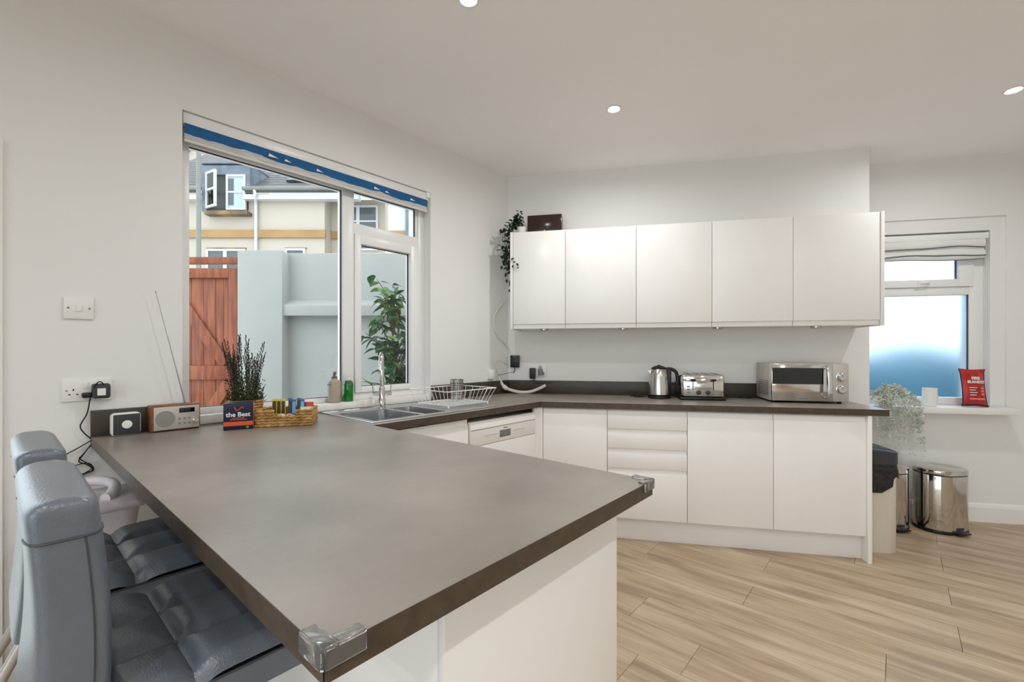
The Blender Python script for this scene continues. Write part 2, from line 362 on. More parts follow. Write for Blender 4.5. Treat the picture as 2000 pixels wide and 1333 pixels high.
# ---- window_1: fixed light, fanlight and casement
WF = -XW+.07                                     # frame front
win = sempty('window_1', (0, 0, 0), ROTW)
def L_(y0, y1, z0, z1, d0, d1, g, bev=.003): g.box(y0, y1, d0, d1, z0, z1, bev)
g = G()
for a in ((WY0, .588, .955, WZ1), (1.905, WY1, .955, WZ1), (1.352, 1.424, .955, WZ1)): L_(*a, WF, WF+.065, g)
for a in ((.588, 1.352, .955, .982), (1.424, 1.905, .955, .996), (.588, 1.352, 2.218, WZ1), (1.424, 1.905, 2.232, WZ1), (1.424, 1.905, 1.968, 2.036)): L_(*a, WF, WF+.065, g)
obj('window_frame', g, M_UPVC, win)
g = G()
for a in ((1.426, 1.466, .998, 1.966), (1.836, 1.903, .998, 1.966), (1.466, 1.836, .998, 1.034), (1.466, 1.836, 1.912, 1.966)): L_(*a, WF-.012, WF+.05, g)
sash = obj('casement_sash', g, M_UPVC, win)
g = G()
for (y0, y1, z0, z1) in ((.588, 1.352, .982, 2.218), (1.466, 1.836, 1.034, 1.912), (1.424, 1.889, 2.036, 2.232)):
    for a in ((y0, y0+.004, z0, z1), (y1-.006, y1, z0, z1), (y0, y1, z0, z0+.003), (y0, y1, z1-.004, z1)): g.box(a[0], a[1], WF+.02, WF+.03, a[2], a[3])
obj('gasket', g, M_GASK, win, False)
for (y0, y1, z0, z1) in ((.590, 1.350, .984, 2.216), (1.468, 1.834, 1.036, 1.910), (1.426, 1.887, 2.038, 2.230)):
    g = G(); g.box(y0, y1, WF+.024, WF+.028, z0, z1); obj('pane', g, M_PANE, win, False)
g = G(); g.box(1.889, 1.905, WF+.01, WF+.05, 2.036, 2.232, .003); obj('glazing_bead', g, M_UPVC, win)
# sill
g = G(MW_); g.box(WY0-.0, WY1, -XW-.012, WF+.03, .915, .955, .004); struct('trim_1', g, M_TRIM, True)
# roller blind over it
bl = thing('roller_blind', 'rolled-up blue and white sea-print roller blind above the big clear window', 'blind', (XW-.03, WY0, 2.245), ROTW)
LB = WY1-WY0
g = G(); g.box(.006, LB-.006, -.018, .03, .045, .098, .004); obj('head_rail', g, M_UPVC, bl)
def fabf(u, v): return (.010+(LB-.03)*u, -.02+.003*math.sin(v*3), .046-.076*v)
g = G(); g.grid(fabf, 60, 6); fb = obj('blind_fabric', g, M_SEA, bl)
g = G(); g.tube([(.010, -.016, -.032), (LB-.02, -.016, -.032)], .006); obj('hem_bar', g, M_FAB, bl)
for x, k in ((.37, 1), (.45, .7), (.62, .8), (.98, .9), (1.06, .6), (1.25, .8)):
    g = G(); g.prism([(x, .014+.012*k), (x+.045*k, .012), (x-.004, .010)], -.0236, -.0232, 'y'); obj('printed_sail', g, M_WPRINT, fb, False)
g = G(); g.tube(smooth_path([(LB-.004, -.012, .07), (LB-.003, -.016, -.3), (LB-.003, -.016, -.78), (LB-.006, -.018, -.79), (LB-.008, -.018, -.78), (LB-.009, -.014, .05)], 6), .0014, 5); obj('pull_chain', g, M_WCABLE, bl)
g = G(); g.box(LB-.03, LB-.001, -.03, .03, .06, .099, .003); obj('bracket', g, M_UPVC, bl)

# ---- window_2: frosted window in the alcove
DF = DA+.075
win2 = sempty('window_2', (0, 0, 0), ROTB)
def s4(px): return sB(px, DF+.01)
def z4(px, py): return zB(px, py, DF+.01)
GL, GR, GUR = 2.0, s4(1891), s4(1868)
zt, zb, zu0 = z4(1892, 576), z4(1800, 776), z4(1868, 546)
g = G()
for a in ((AS0, GL, AZ0+.045, AZ1), (GR, AS1, AZ0+.045, AZ1), (GL, GR, AZ0+.045, zb), (GL, GR, zt, zt+.06), (GL, GR, 2.08, AZ1)): g.box(a[0], a[1], DF, DF+.06, a[2], a[3], .003)
obj('window_frame', g, M_UPVC, win2)
g = G()
for a in ((GL, GL+.05, zt+.062, 2.08), (GUR, GR+.02, zt+.062, 2.08), (GL+.05, GUR, zt+.062, zu0), (GL+.05, GUR, 2.03, 2.08)): g.box(a[0], a[1], DF-.014, DF+.04, a[2], a[3], .003)
ts = obj('vent_sash', g, M_UPVC, win2)
hx = sB(1805, DF)
g = G(); g.box(hx-.03, hx+.03, DF-.022, DF-.012, zu0-.035, zu0-.015, .003); g.tube([(hx+.01, DF-.022, zu0-.025), (hx+.01, DF-.045, zu0-.025), (hx-.07, DF-.05, zu0-.03)], .006); obj('window_handle', g, M_UPVC, ts)
for (a, b, c, d) in ((GL, GR, zb, zt), (GL+.05, GUR, zu0, 2.03)):
    g = G(); g.box(a+.001, b-.001, DF+.022, DF+.03, c+.001, d-.001); obj('frosted_pane', g, M_FROST, win2, False)
g = G()
for (a, b, c, d) in ((GL, GR, zb, zt), (GL+.05, GUR, zu0, 2.03)): g.box(b-.006, b, DF+.01, DF+.02, c, d)
obj('gasket', g, M_GASK, win2, False)
g = G(MB_); g.box(SE, sB(1990, DA-.11), DA-.13, DA, AZ0, AZ0+.045, .004); g.box(AS0, AS1, DA, DF+.03, AZ0, AZ0+.045, .002); struct('trim_2', g, M_TRIM, True)
bl2 = thing('roman_blind', 'raised white blind with thin blue-grey lines above the frosted window', 'blind', bp(AS0+.01, DA+.03, 1.93), ROTB)
LB2 = AS1-AS0-.02
g = G(); g.box(0, LB2, -.02, .03, .155, .2, .004); obj('head_rail', g, M_UPVC, bl2)
def fold(u, v): return (.005+(LB2-.03)*u, -.012-.018*abs(math.sin(v*PI*2.0))**.6+.004*math.sin(u*9), .16-.155*v+.006*math.sin(u*7+v*6)*(v > .1))
g = G(); g.grid(fold, 30, 25); f2 = obj('blind_fabric', g, M_FAB, bl2)
g = G()
for v in (.42, .80): g.tube([Vector(fold(u/14, v+.02*math.sin(u)))+Vector((0, -.003, 0)) for u in range(15)], .004, 5)
g.tube([Vector(fold(u/14, 1.0))+Vector((0, -.003, .002)) for u in range(15)], .003, 5)
obj('printed_line', g, M_LINE, f2)
g = G(); g.tube([(LB2-.004, -.015, .17), (LB2-.004, -.018, -.56)], .0014, 5); g.tube([(LB2-.014, -.015, .17), (LB2-.014, -.018, -.56)], .0014, 5); obj('pull_chain', g, M_WCABLE, bl2)

# ---- glazed door at the left, just out of frame, and patio doors added behind the camera
dr = sempty('door_1', (0, 0, 0), ROTW)
g = G()
for a in ((DY0, DY0+.09, 0, DZ1), (DY1-.09, DY1, 0, DZ1), (DY0+.09, DY1-.09, 0, .12), (DY0+.09, DY1-.09, DZ1-.09, DZ1), (-.92, -.83, .12, DZ1-.09)): g.box(a[0], a[1], -XW+.03, -XW+.09, a[2], a[3], .003)
obj('door_frame', g, M_UPVC, dr)
for a, b in ((DY0+.09, -.92), (-.83, DY1-.09)):
    g = G(); g.box(a, b, -XW+.055, -XW+.06, .12, DZ1-.09); obj('pane', g, M_PANE, dr, False)
g = G(MW_)
for a in ((DY0-.07, DY0, 0, DZ1+.07), (DY1, DY1+.012, 0, DZ1+.012), (DY0, DY1, DZ1, DZ1+.012)): g.box(a[0], a[1], -XW-.012, -XW+.03, a[2], a[3], .002)
struct('trim_3', g, M_TRIM)
d2 = sempty('added_patio_doors')  # unseen patio doors, added to let in daylight
g = G()
for a in ((RX0, RX0+.08, 0, RZ1), (RX1-.08, RX1, 0, RZ1), (RX0, RX1, RZ1-.08, RZ1), (RX0, RX1, 0, .1), (.45, .55, .1, RZ1-.08)): g.box(a[0], a[1], YMIN-.1, YMIN-.04, a[2], a[3], .003)
obj('door_frame', g, M_UPVC, d2)
for a, b in ((RX0+.08, .45), (.55, RX1-.08)):
    g = G(); g.box(a, b, YMIN-.075, YMIN-.07, .1, RZ1-.08); obj('pane', g, M_PANE, d2, False)

# ---- recessed ceiling lights
def downlight(x, y, label):
    t = thing('ceiling_downlight', label, 'downlight', (x, y, CEIL), 0, 'recessed ceiling lights')
    g = G(); g.lathe([(.044, 0), (.044, -.004), (.036, -.007), (.030, -.004), (.030, 0)], seg=28); obj('bezel', g, M_WPLAS, t)
    g = G(); g.lathe([(.0295, -.001), (.0295, -.0035), (.024, -.005)], seg=24); lens = obj('lamp_lens', g, M_LAMP, t)
    l = bpy.data.lights.new('lamp_light', 'AREA'); l.shape = 'DISK'; l.size = .055; l.energy = LAMP_W; l.color = (.97, .985, 1); l.spread = math.radians(170)
    lo = bpy.data.objects.new('lamp_light', l); COL.objects.link(lo); lo.parent = t; lo.location = (0, 0, -.009)
    return t
P0, P1, P2 = onz(915, -3, CEIL), onz(1199, 212, CEIL), onz(1980, 175, CEIL)
downlight(P1.x, P1.y, 'round recessed ceiling light above the sink corner, middle of the ceiling')
downlight(P2.x, P2.y, 'round recessed ceiling light at the right, before the frosted window')
downlight(P0.x, P0.y, 'round recessed ceiling light cut by the top edge of the picture')
for x, y, lab in ((-.35, -.75, 'over the floor behind the stools'), (.75, 1.2, 'over the open floor right of the peninsula'), (.75, -.2, 'above the viewer'), (-.6, -1.9, 'by the glazed side door'), (.75, -1.6, 'before the added patio doors'), (2.5, 1.0, 'by the right wall'), (2.5, -1.0, 'in the rear right corner')):
    downlight(x, y, 'round ceiling light added out of view to fill the room, ' + lab)  # unseen ceiling lamps, added to supply fill light

# ================================================================== KITCHEN
WT, TH = .91, .038
PX1, PY0, PY1 = -.493, .242, 1.135
XS, DW = -1.836, 3.0
# ---- worktop: three joined slabs, dark edging, upstands
wtp = thing('kitchen_worktop', 'grey-brown stone-effect worktop with dark edge, peninsula and both wall runs', 'worktop', (0, 0, WT))
e = .001
def inter_wall(D): s = (XW+.0-BO.x*D)/BD.x; return bp(s, D)
CI = bp((XS-BO.x*DW)/BD.x, DW); CO = Vector((XW, YC, 0))
SX0, SX1, SYA, SYB, SYC, SYD = -2.285, -1.935, 1.205, 1.485, 1.520, 1.665   # sink cut-outs
g = G(); g.box(XW+.001, PX1-.0012, PY0+.0012, PY1-.0012, -TH, 0); obj('peninsula_slab', g, M_TOP, wtp, False)
g = G()
cut = [(SX0-.01, SX1+.01, SYA-.01, SYD+.01)]
g.box(XW+.001, SX0-.01, PY1, 2.02, -TH, 0); g.box(SX1+.01, XS-.0012, PY1, 2.02, -TH, 0); g.box(SX0-.01, SX1+.01, PY1, SYA-.01, -TH, 0); g.box(SX0-.01, SX1+.01, SYD+.01, 2.02, -TH, 0)
g.prism([(XW+.001, 2.02), (XS-.0012, 2.02), (CI.x, CI.y), (CO.x+.001, CO.y-.002)], -TH, 0)
obj('sink_run_slab', g, M_TOP, wtp, False)
SEND = 1.607
g = G(); a = bp(SEND-.0012, DW+.0012); b = bp(SEND-.0012, DB-.001); c = bp(-.79, DB-.001)
g.prism([(CI.x, CI.y), (a.x, a.y), (b.x, b.y), (c.x, c.y)], -TH, 0); obj('back_run_slab', g, M_TOP, wtp, False)
g = G(); g.box(PX1-.001, PX1, PY0, PY1, -TH, 0); obj('edging', g, M_EDGE, wtp, False)
g = G(); g.box(XW+.001, PX1, PY0, PY0+.001, -TH, 0); obj('edging', g, M_EDGE, wtp, False)
g = G(); g.box(XS, PX1, PY1-.001, PY1, -TH, 0); obj('edging', g, M_EDGE, wtp, False)
g = G(); g.box(XS-.001, XS, PY1, CI.y, -TH, 0); obj('edging', g, M_EDGE, wtp, False)
g = G(MB_); g.box(CI.xy.dot(BD), SEND, DW, DW+.001, -TH, 0); obj('edging', g, M_EDGE, wtp, False)
g = G(MB_); g.box(SEND-.001, SEND, DW, DB-.001, -TH, 0); obj('edging', g, M_EDGE, wtp, False)
UH = .105
g = G(); g.box(XW+.001, XW+.019, PY0, WY0, WT+.0003, WT+UH, .001); tag(obj('upstand', g, M_UPST), 'short dark upstand behind the radio and speaker, left of the window', 'upstand')
g = G(); g.box(XW+.001, XW+.019, WY1, YC-.004, WT+.0003, WT+UH, .001); tag(obj('upstand', g, M_UPST), 'dark upstand on the window wall behind the dish rack', 'upstand')
g = G(MB_); g.box(-.789, SEND-.07, DB-.019, DB-.001, WT+.0003, WT+UH, .001); tag(obj('upstand', g, M_UPST), 'long dark upstand along the back wall behind kettle and microwave', 'upstand')
# clear corner guards
def guard(x, y, sx, sy, label):
    t = thing('corner_guard', label, 'corner guard', (x, y, WT))
    g = G(); e = .0005
    def bx(x0, x1, y0, y1, z0, z1): g.box(min(x0*sx, x1*sx), max(x0*sx, x1*sx), min(y0*sy, y1*sy), max(y0*sy, y1*sy), z0, z1, .0018)
    bx(-.052, .004, -.016, .004, e, .006); bx(-.016, .004, -.052, -.016, e, .006)
    bx(-.052, .004, e, .006, -.02, .0055); bx(e, .006, -.052, .0, -.02, .0055)
    obj('guard_body', g, M_CLEAR, t); return t
guard(PX1, PY0, 1, -1, 'clear plastic corner guard on the nearest worktop corner')
guard(PX1, PY1, 1, 1, 'clear plastic corner guard on the far right peninsula corner')

# ---- doors with an integral lip (wall units: lip at the bottom, base units: lip at the top)
def door(name, parent, x0, x1, z0, z1, lip='top', y=0, th=.02, m=None):
    h = .034
    if lip == 'top': P = [(y, z0), (y+th, z0), (y+th, z1), (y+.009, z1), (y+.012, z1-h+.01), (y+.006, z1-h), (y, z1-h)]
    else: P = [(y, z1), (y+th, z1), (y+th, z0), (y+.012, z0), (y+.012, z0+h-.006), (y+.008, z0+h), (y, z0+h)]
    g = G(); g.prism(P, x0+.0016, x1-.0016, 'x', bev=.0007); return obj(name, g, m or M_GLOSS, parent)
def carcass(parent, x0, x1, y0, y1, z0, z1, m=None, top=True):
    g = G(); t = .017
    g.box(x0, x0+t, y0, y1, z0, z1); g.box(x1-t, x1, y0, y1, z0, z1); g.box(x0+t, x1-t, y0, y1, z0, z0+t); 
    if top: g.box(x0+t, x1-t, y0, y1, z1-t, z1)
    g.box(x0+t, x1-t, y1-.008, y1, z0+t, z1-t)
    return obj('carcass', g, m or M_PLIN, parent, False)
ZD0, ZD1 = .155, .862
def base_unit(x0, x1, label, fronts, M_rot, origin, depth=.55, top=True):
    t = thing('base_cabinet', label, 'cabinet', origin, M_rot)
    carcass(t, .0005, x1-x0-.0005, .0225, depth, .15, .868, top=top)
    for nm, za, zb_ in fronts: door(nm, t, 0, x1-x0, za, zb_)
    return t
DD = DW+.02
sc0 = CI.xy.dot(BD)+.012
base_unit(sc0, 0, 'white gloss corner base cabinet with one door, right of the dishwasher', [('door', ZD0, ZD1)], ROTB, bp(sc0, DD), .50)
dz = [(.742, ZD1), (.614, .740), (.484, .612), (ZD0, .482)]
base_unit(0, .5, 'white gloss base unit with four drawers under the back worktop', [('drawer_front', a, b) for a, b in dz], ROTB, bp(0, DD))
base_unit(.5, 1.0, 'white gloss base cabinet with one door, between drawers and end cabinet', [('door', ZD0, ZD1)], ROTB, bp(.5, DD))
base_unit(1.0, 1.5, 'white gloss base cabinet with one door at the bin end', [('door', ZD0, ZD1)], ROTB, bp(1.0, DD))
g = G(MB_); g.box(1.5005, 1.522, DW+.004, DB-.002, 0, WT-TH-.0005, .001); tag(obj('end_panel', g, M_GLOSS), 'full-height white end panel closing the base cabinets beside the bins', 'panel')
g = G(MB_); g.box(sc0+.04, 1.4995, DD+.055, DD+.073, 0, .148, .001); tag(obj('plinth', g, M_PLIN), 'white plinth board along the floor under the back cabinets', 'plinth')
# sink run: sink unit, dishwasher
XF = XS-.02
t = base_unit(PY1+.02, 1.76, 'white gloss sink cabinet half hidden behind the peninsula, left of the dishwasher', [('door', ZD0, ZD1)], ROTW, wp(PY1+.02, -XF), .52, False)
dw = thing('dishwasher', 'white freestanding dishwasher with small display under the sink worktop', 'dishwasher', wp(1.766, -XF), ROTW)
g = G(); g.box(0, .598, .03, .53, .02, .835, .004); obj('body', g, M_WPLAS, dw)
g = G(); g.box(.002, .596, -.012, .029, .12, .70, .006); obj('door', g, M_WPLAS, dw)
g = G(); g.prism([(-.012, .702), (.029, .702), (.029, .842), (-.004, .842), (-.012, .80)], .002, .596, 'x', bev=.002); cpn = obj('control_panel', g, M_WPLAS, dw)
g = G(); g.box(.002, .596, -.0135, -.0115, .795, .7975); obj('seam', g, M_GREYP, cpn)
g = G(); g.box(.245, .345, -.0135, -.011, .725, .768, .001); obj('display', g, M_GREYP, cpn)
for i in range(6):
    for x in (.12, .38): g = G(); g.box(x+i*.018, x+i*.018+.009, -.0132, -.011, .748, .754); obj('button', g, M_RSILV, cpn, False)
g = G(); g.box(.28, .315, -.0132, -.0115, .779, .784); obj('small_mark', g, M_GREYP, cpn, False)
g = G(); g.box(.01, .588, .04, .06, .0, .1); obj('kick_plate', g, M_WPLAS, dw)
g = G(); a_ = bp(sc0-.001, DD+.001); g.prism([(XF-.0, 2.368), (XF-.018, 2.368), (XF-.018, CI.y+.03), (a_.x-.012, a_.y+.02), (a_.x, a_.y), (XF, CI.y-.002)], .15, .868); tag(obj('corner_filler', g, M_GLOSS), 'narrow white filler strip in the corner beside the dishwasher', 'panel')
# peninsula units
PXF = -.586
g = G(); g.box(PXF-.018, PXF, .50, 1.115, 0, WT-TH-.0005, .001); tag(obj('end_panel', g, M_GLOSS), 'large white panel closing the near end of the peninsula', 'panel')
g = G(); g.box(-1.78, PXF-.019, .50, .518, 0, WT-TH-.0005, .001); tag(obj('back_panel', g, M_GLOSS), 'glossy white panel along the stool side of the peninsula', 'panel')
for k, lab in ((0, 'white gloss peninsula cabinet next to the near end panel'), (1, 'white gloss peninsula cabinet next to the sink cabinet')):
    x0 = PXF-.02-k*.59
    t = thing('base_cabinet', lab, 'cabinet', (x0, 1.10, 0), PI)
    carcass(t, .0005, .5895, .0225, .578, .15, .868); door('door', t, 0, .59, ZD0, ZD1)
g = G(); g.box(-1.78, PXF-.02, 1.03, 1.046, 0, .148, .001); tag(obj('plinth', g, M_PLIN), 'white plinth board on the kitchen side of the peninsula', 'plinth')

# ---- wall units
WD, WB0, WB1 = 3.267, 1.42, 2.14
wl_ = [(-.69, -.30, 'first white wall cabinet from the left, the narrow one beside the trailing plant'), (-.30, .20, 'second white wall cabinet from the left in the row'), (.20, .70, 'middle white wall cabinet of the row of five'), (.70, 1.20, 'fourth white wall cabinet from the left in the row'), (1.20, 1.70, 'rightmost white wall cabinet, nearest the frosted window')]
for x0, x1, lab in wl_:
    t = thing('wall_cabinet', lab, 'cabinet', bp(x0, WD), ROTB, 'white wall cabinets')
    carcass(t, .0005, x1-x0-.0005, .0225, .332, WB0+.004, WB1)
    door('door', t, 0, x1-x0, WB0, WB1, 'bottom')
for x0, x1, lab in ((-.711, -.6915, 'thin white side panel at the left end of the wall cabinets'), (1.7015, 1.722, 'thin white side panel at the right end of the wall cabinets')):
    g = G(MB_); g.box(x0, x1, WD-.004, DB-.001, WB0-.004, WB1+.003, .001); tag(obj('side_panel', g, M_GLOSS), lab, 'panel')
for px, lab in ((1062, 'first'), (1217, 'second'), (1403, 'third'), (1596, 'fourth')):
    s = sB(px, WD+.07)
    t = thing('cabinet_puck_light', 'small round under-cabinet light, %s from the left' % lab, 'light', bp(s, WD+.09, WB0+.004), ROTB, 'under-cabinet lights')
    g = G(); g.lathe([(.033, 0), (.033, -.014), (.028, -.018)], seg=20); obj('housing', g, M_STEEL, t)
    g = G(); g.lathe([(.022, -.0175), (.022, -.0195)], seg=20); obj('lens', g, M_WPLAS, t)

# ================================================================== THINGS ON THE WORKTOP AND SILLS
def pt(px, py, off=.008):                          # a point on whichever wall the pixel shows, a little in front of it
    r = ray(px); tb = (DB-off)/r.dot(BO); tw = (XW+off)/r.x if r.x < 0 else 1e9
    t = min(tb, tw); return Vector((r.x*t, r.y*t, CAMH-(py-HY)/FPX*t))
def cable(name, pts, r, m, label, cat='cable', n=6):
    g = G(); g.tube(smooth_path(pts, n), r, 6); return tag(obj(name, g, m), label, cat)

# ---- sink, tap, soap
sk = thing('kitchen_sink', 'inset stainless steel sink with one and a half bowls and ridged drainer', 'sink', (0, 0, WT))
RX_0, RX_1, RY_0, RY_1 = -2.405, -1.885, 1.165, 2.04
g = G()
for a in ((RX_0, SX0, RY_0, RY_1), (SX1, RX_1, RY_0, RY_1), (SX0, SX1, RY_0, SYA), (SX0, SX1, SYB, SYC), (SX0, SX1, SYD, RY_1)): g.box(a[0], a[1], a[2], a[3], .0005, .003)
g.tube([(RX_0, RY_0, .003), (RX_1, RY_0, .003), (RX_1, RY_1, .003), (RX_0, RY_1, .003)], .003, 6, True); obj('rim', g, M_STEELD, sk)
def bowl(y0, y1, dep):
    g = G(); cx, cy, rx, ry = (SX0+SX1)/2, (y0+y1)/2, (SX1-SX0)/2, (y1-y0)/2
    def f(u, v):
        a = 2*PI*u; c, s_ = math.cos(a), math.sin(a); n = .32
        k = 1.0 if v < .75 else 1-(v-.75)/.25*.96
        kk = (1-.06*v) if v < .75 else .955*k
        return (cx+rx*kk*abs(c)**n*(1 if c > 0 else -1), cy+ry*kk*abs(s_)**n*(1 if s_ > 0 else -1), .003-dep*min(1, v/.75)-(.006*(v-.75)/.25 if v > .75 else 0))
    g.grid(f, 40, 13, True); b = obj('bowl', g, M_STEELD, sk)
    g = G(); g.lathe([(.035, 0), (.035, .003), (.028, .004), (.012, .001)], (cx, cy, -dep-.003), 20); obj('strainer', g, M_CHROME, b)
bowl(SYA, SYB, .15); bowl(SYC, SYD, .11)
for k in range(9): g = G(); x = SX0+.02+k*.039; g.box(x, x+.012, SYD+.045, RY_1-.03, .003, .0055, .0012); obj('drainer_ridge', g, M_STEELD, sk)
TX, TY = -2.335, 1.505
tp = thing('kitchen_tap', 'tall chrome kitchen tap with two lever handles behind the sink', 'tap', (TX, TY, WT+.0035), math.radians(-36))
g = G(); g.lathe([(.027, 0), (.027, .006), (.021, .012), (.021, .055), (.018, .06), (.018, .12), (.013, .13)], seg=24); obj('tap_body', g, M_CHROME, tp)
g = G(); g.tube(smooth_path([(0, 0, .12), (0, 0, .2), (0, 0, .27), (.012, 0, .305), (.05, 0, .322), (.09, 0, .31), (.108, 0, .275), (.112, 0, .23)], 6), .0125, 14); obj('spout', g, M_CHROME, tp)
for sg in (-1, 1):
    g = G(); M = Matrix.Rotation(math.radians(12), 4, 'Z'); g.M = M; g.tube([(0, sg*.016, .085), (0, sg*.055, .085)], .012, 14); h = obj('handle', g, M_CHROME, tp)
    g = G(M); g.tube([(0, sg*.05, .09), (0, sg*.053, .14)], .0045, 10); obj('lever', g, M_CHROME, h)
def onsill(px, name, label, cat):
    X = XW-.032; return thing(name, label, cat, (X, yW(px, X), .955), 0)
sd = onsill(653, 'soap_dispenser', 'beige ceramic soap dispenser with taupe pump on the window sill', 'soap dispenser')
g = G(); g.lathe([(.030, 0), (.036, .004), (.037, .06), (.037, .11), (.034, .124), (.02, .133), (.016, .14)], seg=28); obj('bottle', g, M_BEIGE, sd)
g = G(); g.lathe([(.016, .14), (.016, .15), (.007, .152), (.007, .172)], seg=16); g.tube([(0, 0, .174), (.012, -.004, .176), (.034, -.012, .172)], .006, 10); obj('pump', g, M_TAUPE, sd)
g = G(); g.box(-.01, .026, -.0375, -.036, .102, .108); g.M = Matrix.Rotation(math.radians(45), 4, 'Z'); obj('dark_label', g, M_BLACK, sd, False)
sb = onsill(680, 'liquid_soap_bottle', 'clear bottle of bright green liquid soap with white pump on the sill', 'soap bottle')
g = G(); g.lathe([(.030, 0), (.033, .004), (.033, .10), (.026, .116), (.012, .124)], seg=28, sx=1, sy=.85); obj('bottle', g, M_GSOAP, sb)
g = G(); g.lathe([(.034, .095), (.034, .102), (.027, .118), (.0125, .126)], seg=28, sy=.85); obj('clear_shoulder', g, M_CLEAR, sb)
g = G(); g.lathe([(.013, .124), (.013, .138), (.005, .14), (.005, .152)], seg=16); g.tube([(-.004, .004, .156), (.03, -.02, .154)], .0065, 10); obj('pump', g, M_WPLAS, sb)

# ---- dish rack and cutlery holder
rk = thing('dish_rack', 'white wire dish drying rack standing on the sink drainer', 'dish rack', (-2.14, 1.90, WT+.006), ROTW)
hx, hy, tx, ty, H_ = .165, .14, .205, .175, .10
def rr(ax, ay, z): return [(-ax, -ay, z), (ax, -ay, z), (ax, ay, z), (-ax, ay, z)]
g = G(); g.tube(rr(tx, ty, H_), .0035, 8, True); obj('top_rim', g, M_WPLAS, rk)
g = G(); g.tube(rr(hx, hy, .012), .003, 8, True); obj('base_rim', g, M_WPLAS, rk)
def lerp(a, b, t): return tuple(x+(y-x)*t for x, y in zip(a, b))
n = 12
for k in range(n):
    f = -1+2*k/(n-1)
    g = G(); g.tube([(f*tx, -ty, H_), (f*hx, -hy, .012), (f*hx, hy, .012), (f*tx, ty, H_)], .0016, 5); obj('wire', g, M_WPLAS, rk)
for k in range(6):
    f = -1+2*k/5
    g = G(); g.tube([(-tx, f*ty, H_), (-hx, f*hy, .014), (hx, f*hy, .014), (tx, f*ty, H_)], .0016, 5); obj('wire', g, M_WPLAS, rk)
for a in ((-hx, -hy), (hx, -hy), (hx, hy), (-hx, hy)):
    g = G(); g.cyl((a[0], a[1], 0), (a[0], a[1], .014), .005, seg=8); obj('foot', g, M_WPLAS, rk)
ch = thing('cutlery_holder', 'perforated steel cutlery cup in the white dish rack', 'cutlery holder', (-2.255, 2.03, WT+.023))
g = G(); g.lathe([(.044, 0), (.044, .125), (.046, .13), (.042, .13), (.041, .004)], seg=28); cup = obj('cup', g, M_STEEL, ch)
hg = G(); hg.lathe([(.0045, 0), (.0045, .0016)], seg=8); h0 = None
for a in range(7):
    for z in range(6):
        an = math.radians(-95+a*19)
        lo = (.0432*math.cos(an), .0432*math.sin(an), .03+z*.015); ro = (0, PI/2, an)
        if h0 is None: h0 = obj('perforation', hg, M_DGREY, cup, False); h0.location = lo; h0.rotation_euler = ro
        else: share(h0, cup, lo, ro)

# ---- radio, clock speaker
rd = thing('digital_radio', 'walnut digital radio with silver front and raised aerial on the worktop', 'radio', (-2.350, .418, WT), math.radians(92))
g = G(); g.box(0, .175, .001, .068, .003, .112, .004); obj('case', g, M_WOOD, rd)
g = G(); g.box(.008, .170, -.003, .001, .008, .105, .001); fp = obj('front_panel', g, M_RSILV, rd)
g = G(UPR.inverted() if False else Matrix.Translation((.047, -.003, .055)) @ Matrix.Rotation(PI/2, 4, 'X')); g.lathe([(.034, 0), (.034, .0012), (.031, .002), (.030, .0008), (.001, .0025)], seg=32); obj('speaker_grille', g, M_GRILL, fp)
g = G(); g.box(.096, .152, -.0042, -.003, .076, .096, .0004); obj('display', g, M_BLKG, fp)
g = G(Matrix.Translation((.156, -.003, .040)) @ Matrix.Rotation(PI/2, 4, 'X')); g.lathe([(.0115, 0), (.0115, .009), (.010, .0105)], seg=20); obj('knob', g, M_CHROME, fp)
for i in range(3):
    for j in range(2): g = G(); g.lathe([(.004, 0), (.004, .0015)], seg=10, M=Matrix.Translation((.097+i*.018, -.003, .03+j*.02)) @ Matrix.Rotation(PI/2, 4, 'X')); obj('button', g, M_GREYP, fp)
for x in (.012, .16): g = G(); g.box(x, x+.012, .012, .058, 0, .003); obj('foot', g, M_BLACK, rd)
XA = -2.405
a0 = Vector((XA, yW(361, XA), WT+.112)); a1 = Vector((XA, yW(304, XA), zW(304, 570, XA)))
Mi = (Matrix.Translation(rd.location) @ Matrix.Rotation(math.radians(92), 4, 'Z')).inverted()
g = G(); P_ = [Mi @ (a0+(a1-a0)*k) for k in (0, .3, .31, .6, .61, 1)]; g.tube(P_, [.0026, .0026, .002, .002, .0013, .0013], 6); g.lathe([(.001, -.003), (.0035, 0), (.001, .003)], tuple(Mi @ a1), 8); obj('aerial', g, M_STEEL, rd)
ck = thing('clock_speaker', 'small square grey speaker with white rim and round white centre', 'speaker', (-2.360, .296, WT), math.radians(92))
g = G(); g.box(0, .094, .002, .05, 0, .092, .014, 4); obj('rim', g, M_WPLAS, ck)
g = G(); g.box(.005, .089, -.001, .006, .005, .087, .004, 3); gf = obj('grille', g, M_DGREY, ck)
g = G(Matrix.Translation((.047, -.001, .046)) @ Matrix.Rotation(PI/2, 4, 'X')); g.lathe([(.0165, 0), (.0165, .0015), (.001, .003)], seg=24); obj('centre_disc', g, M_WPLAS, gf)

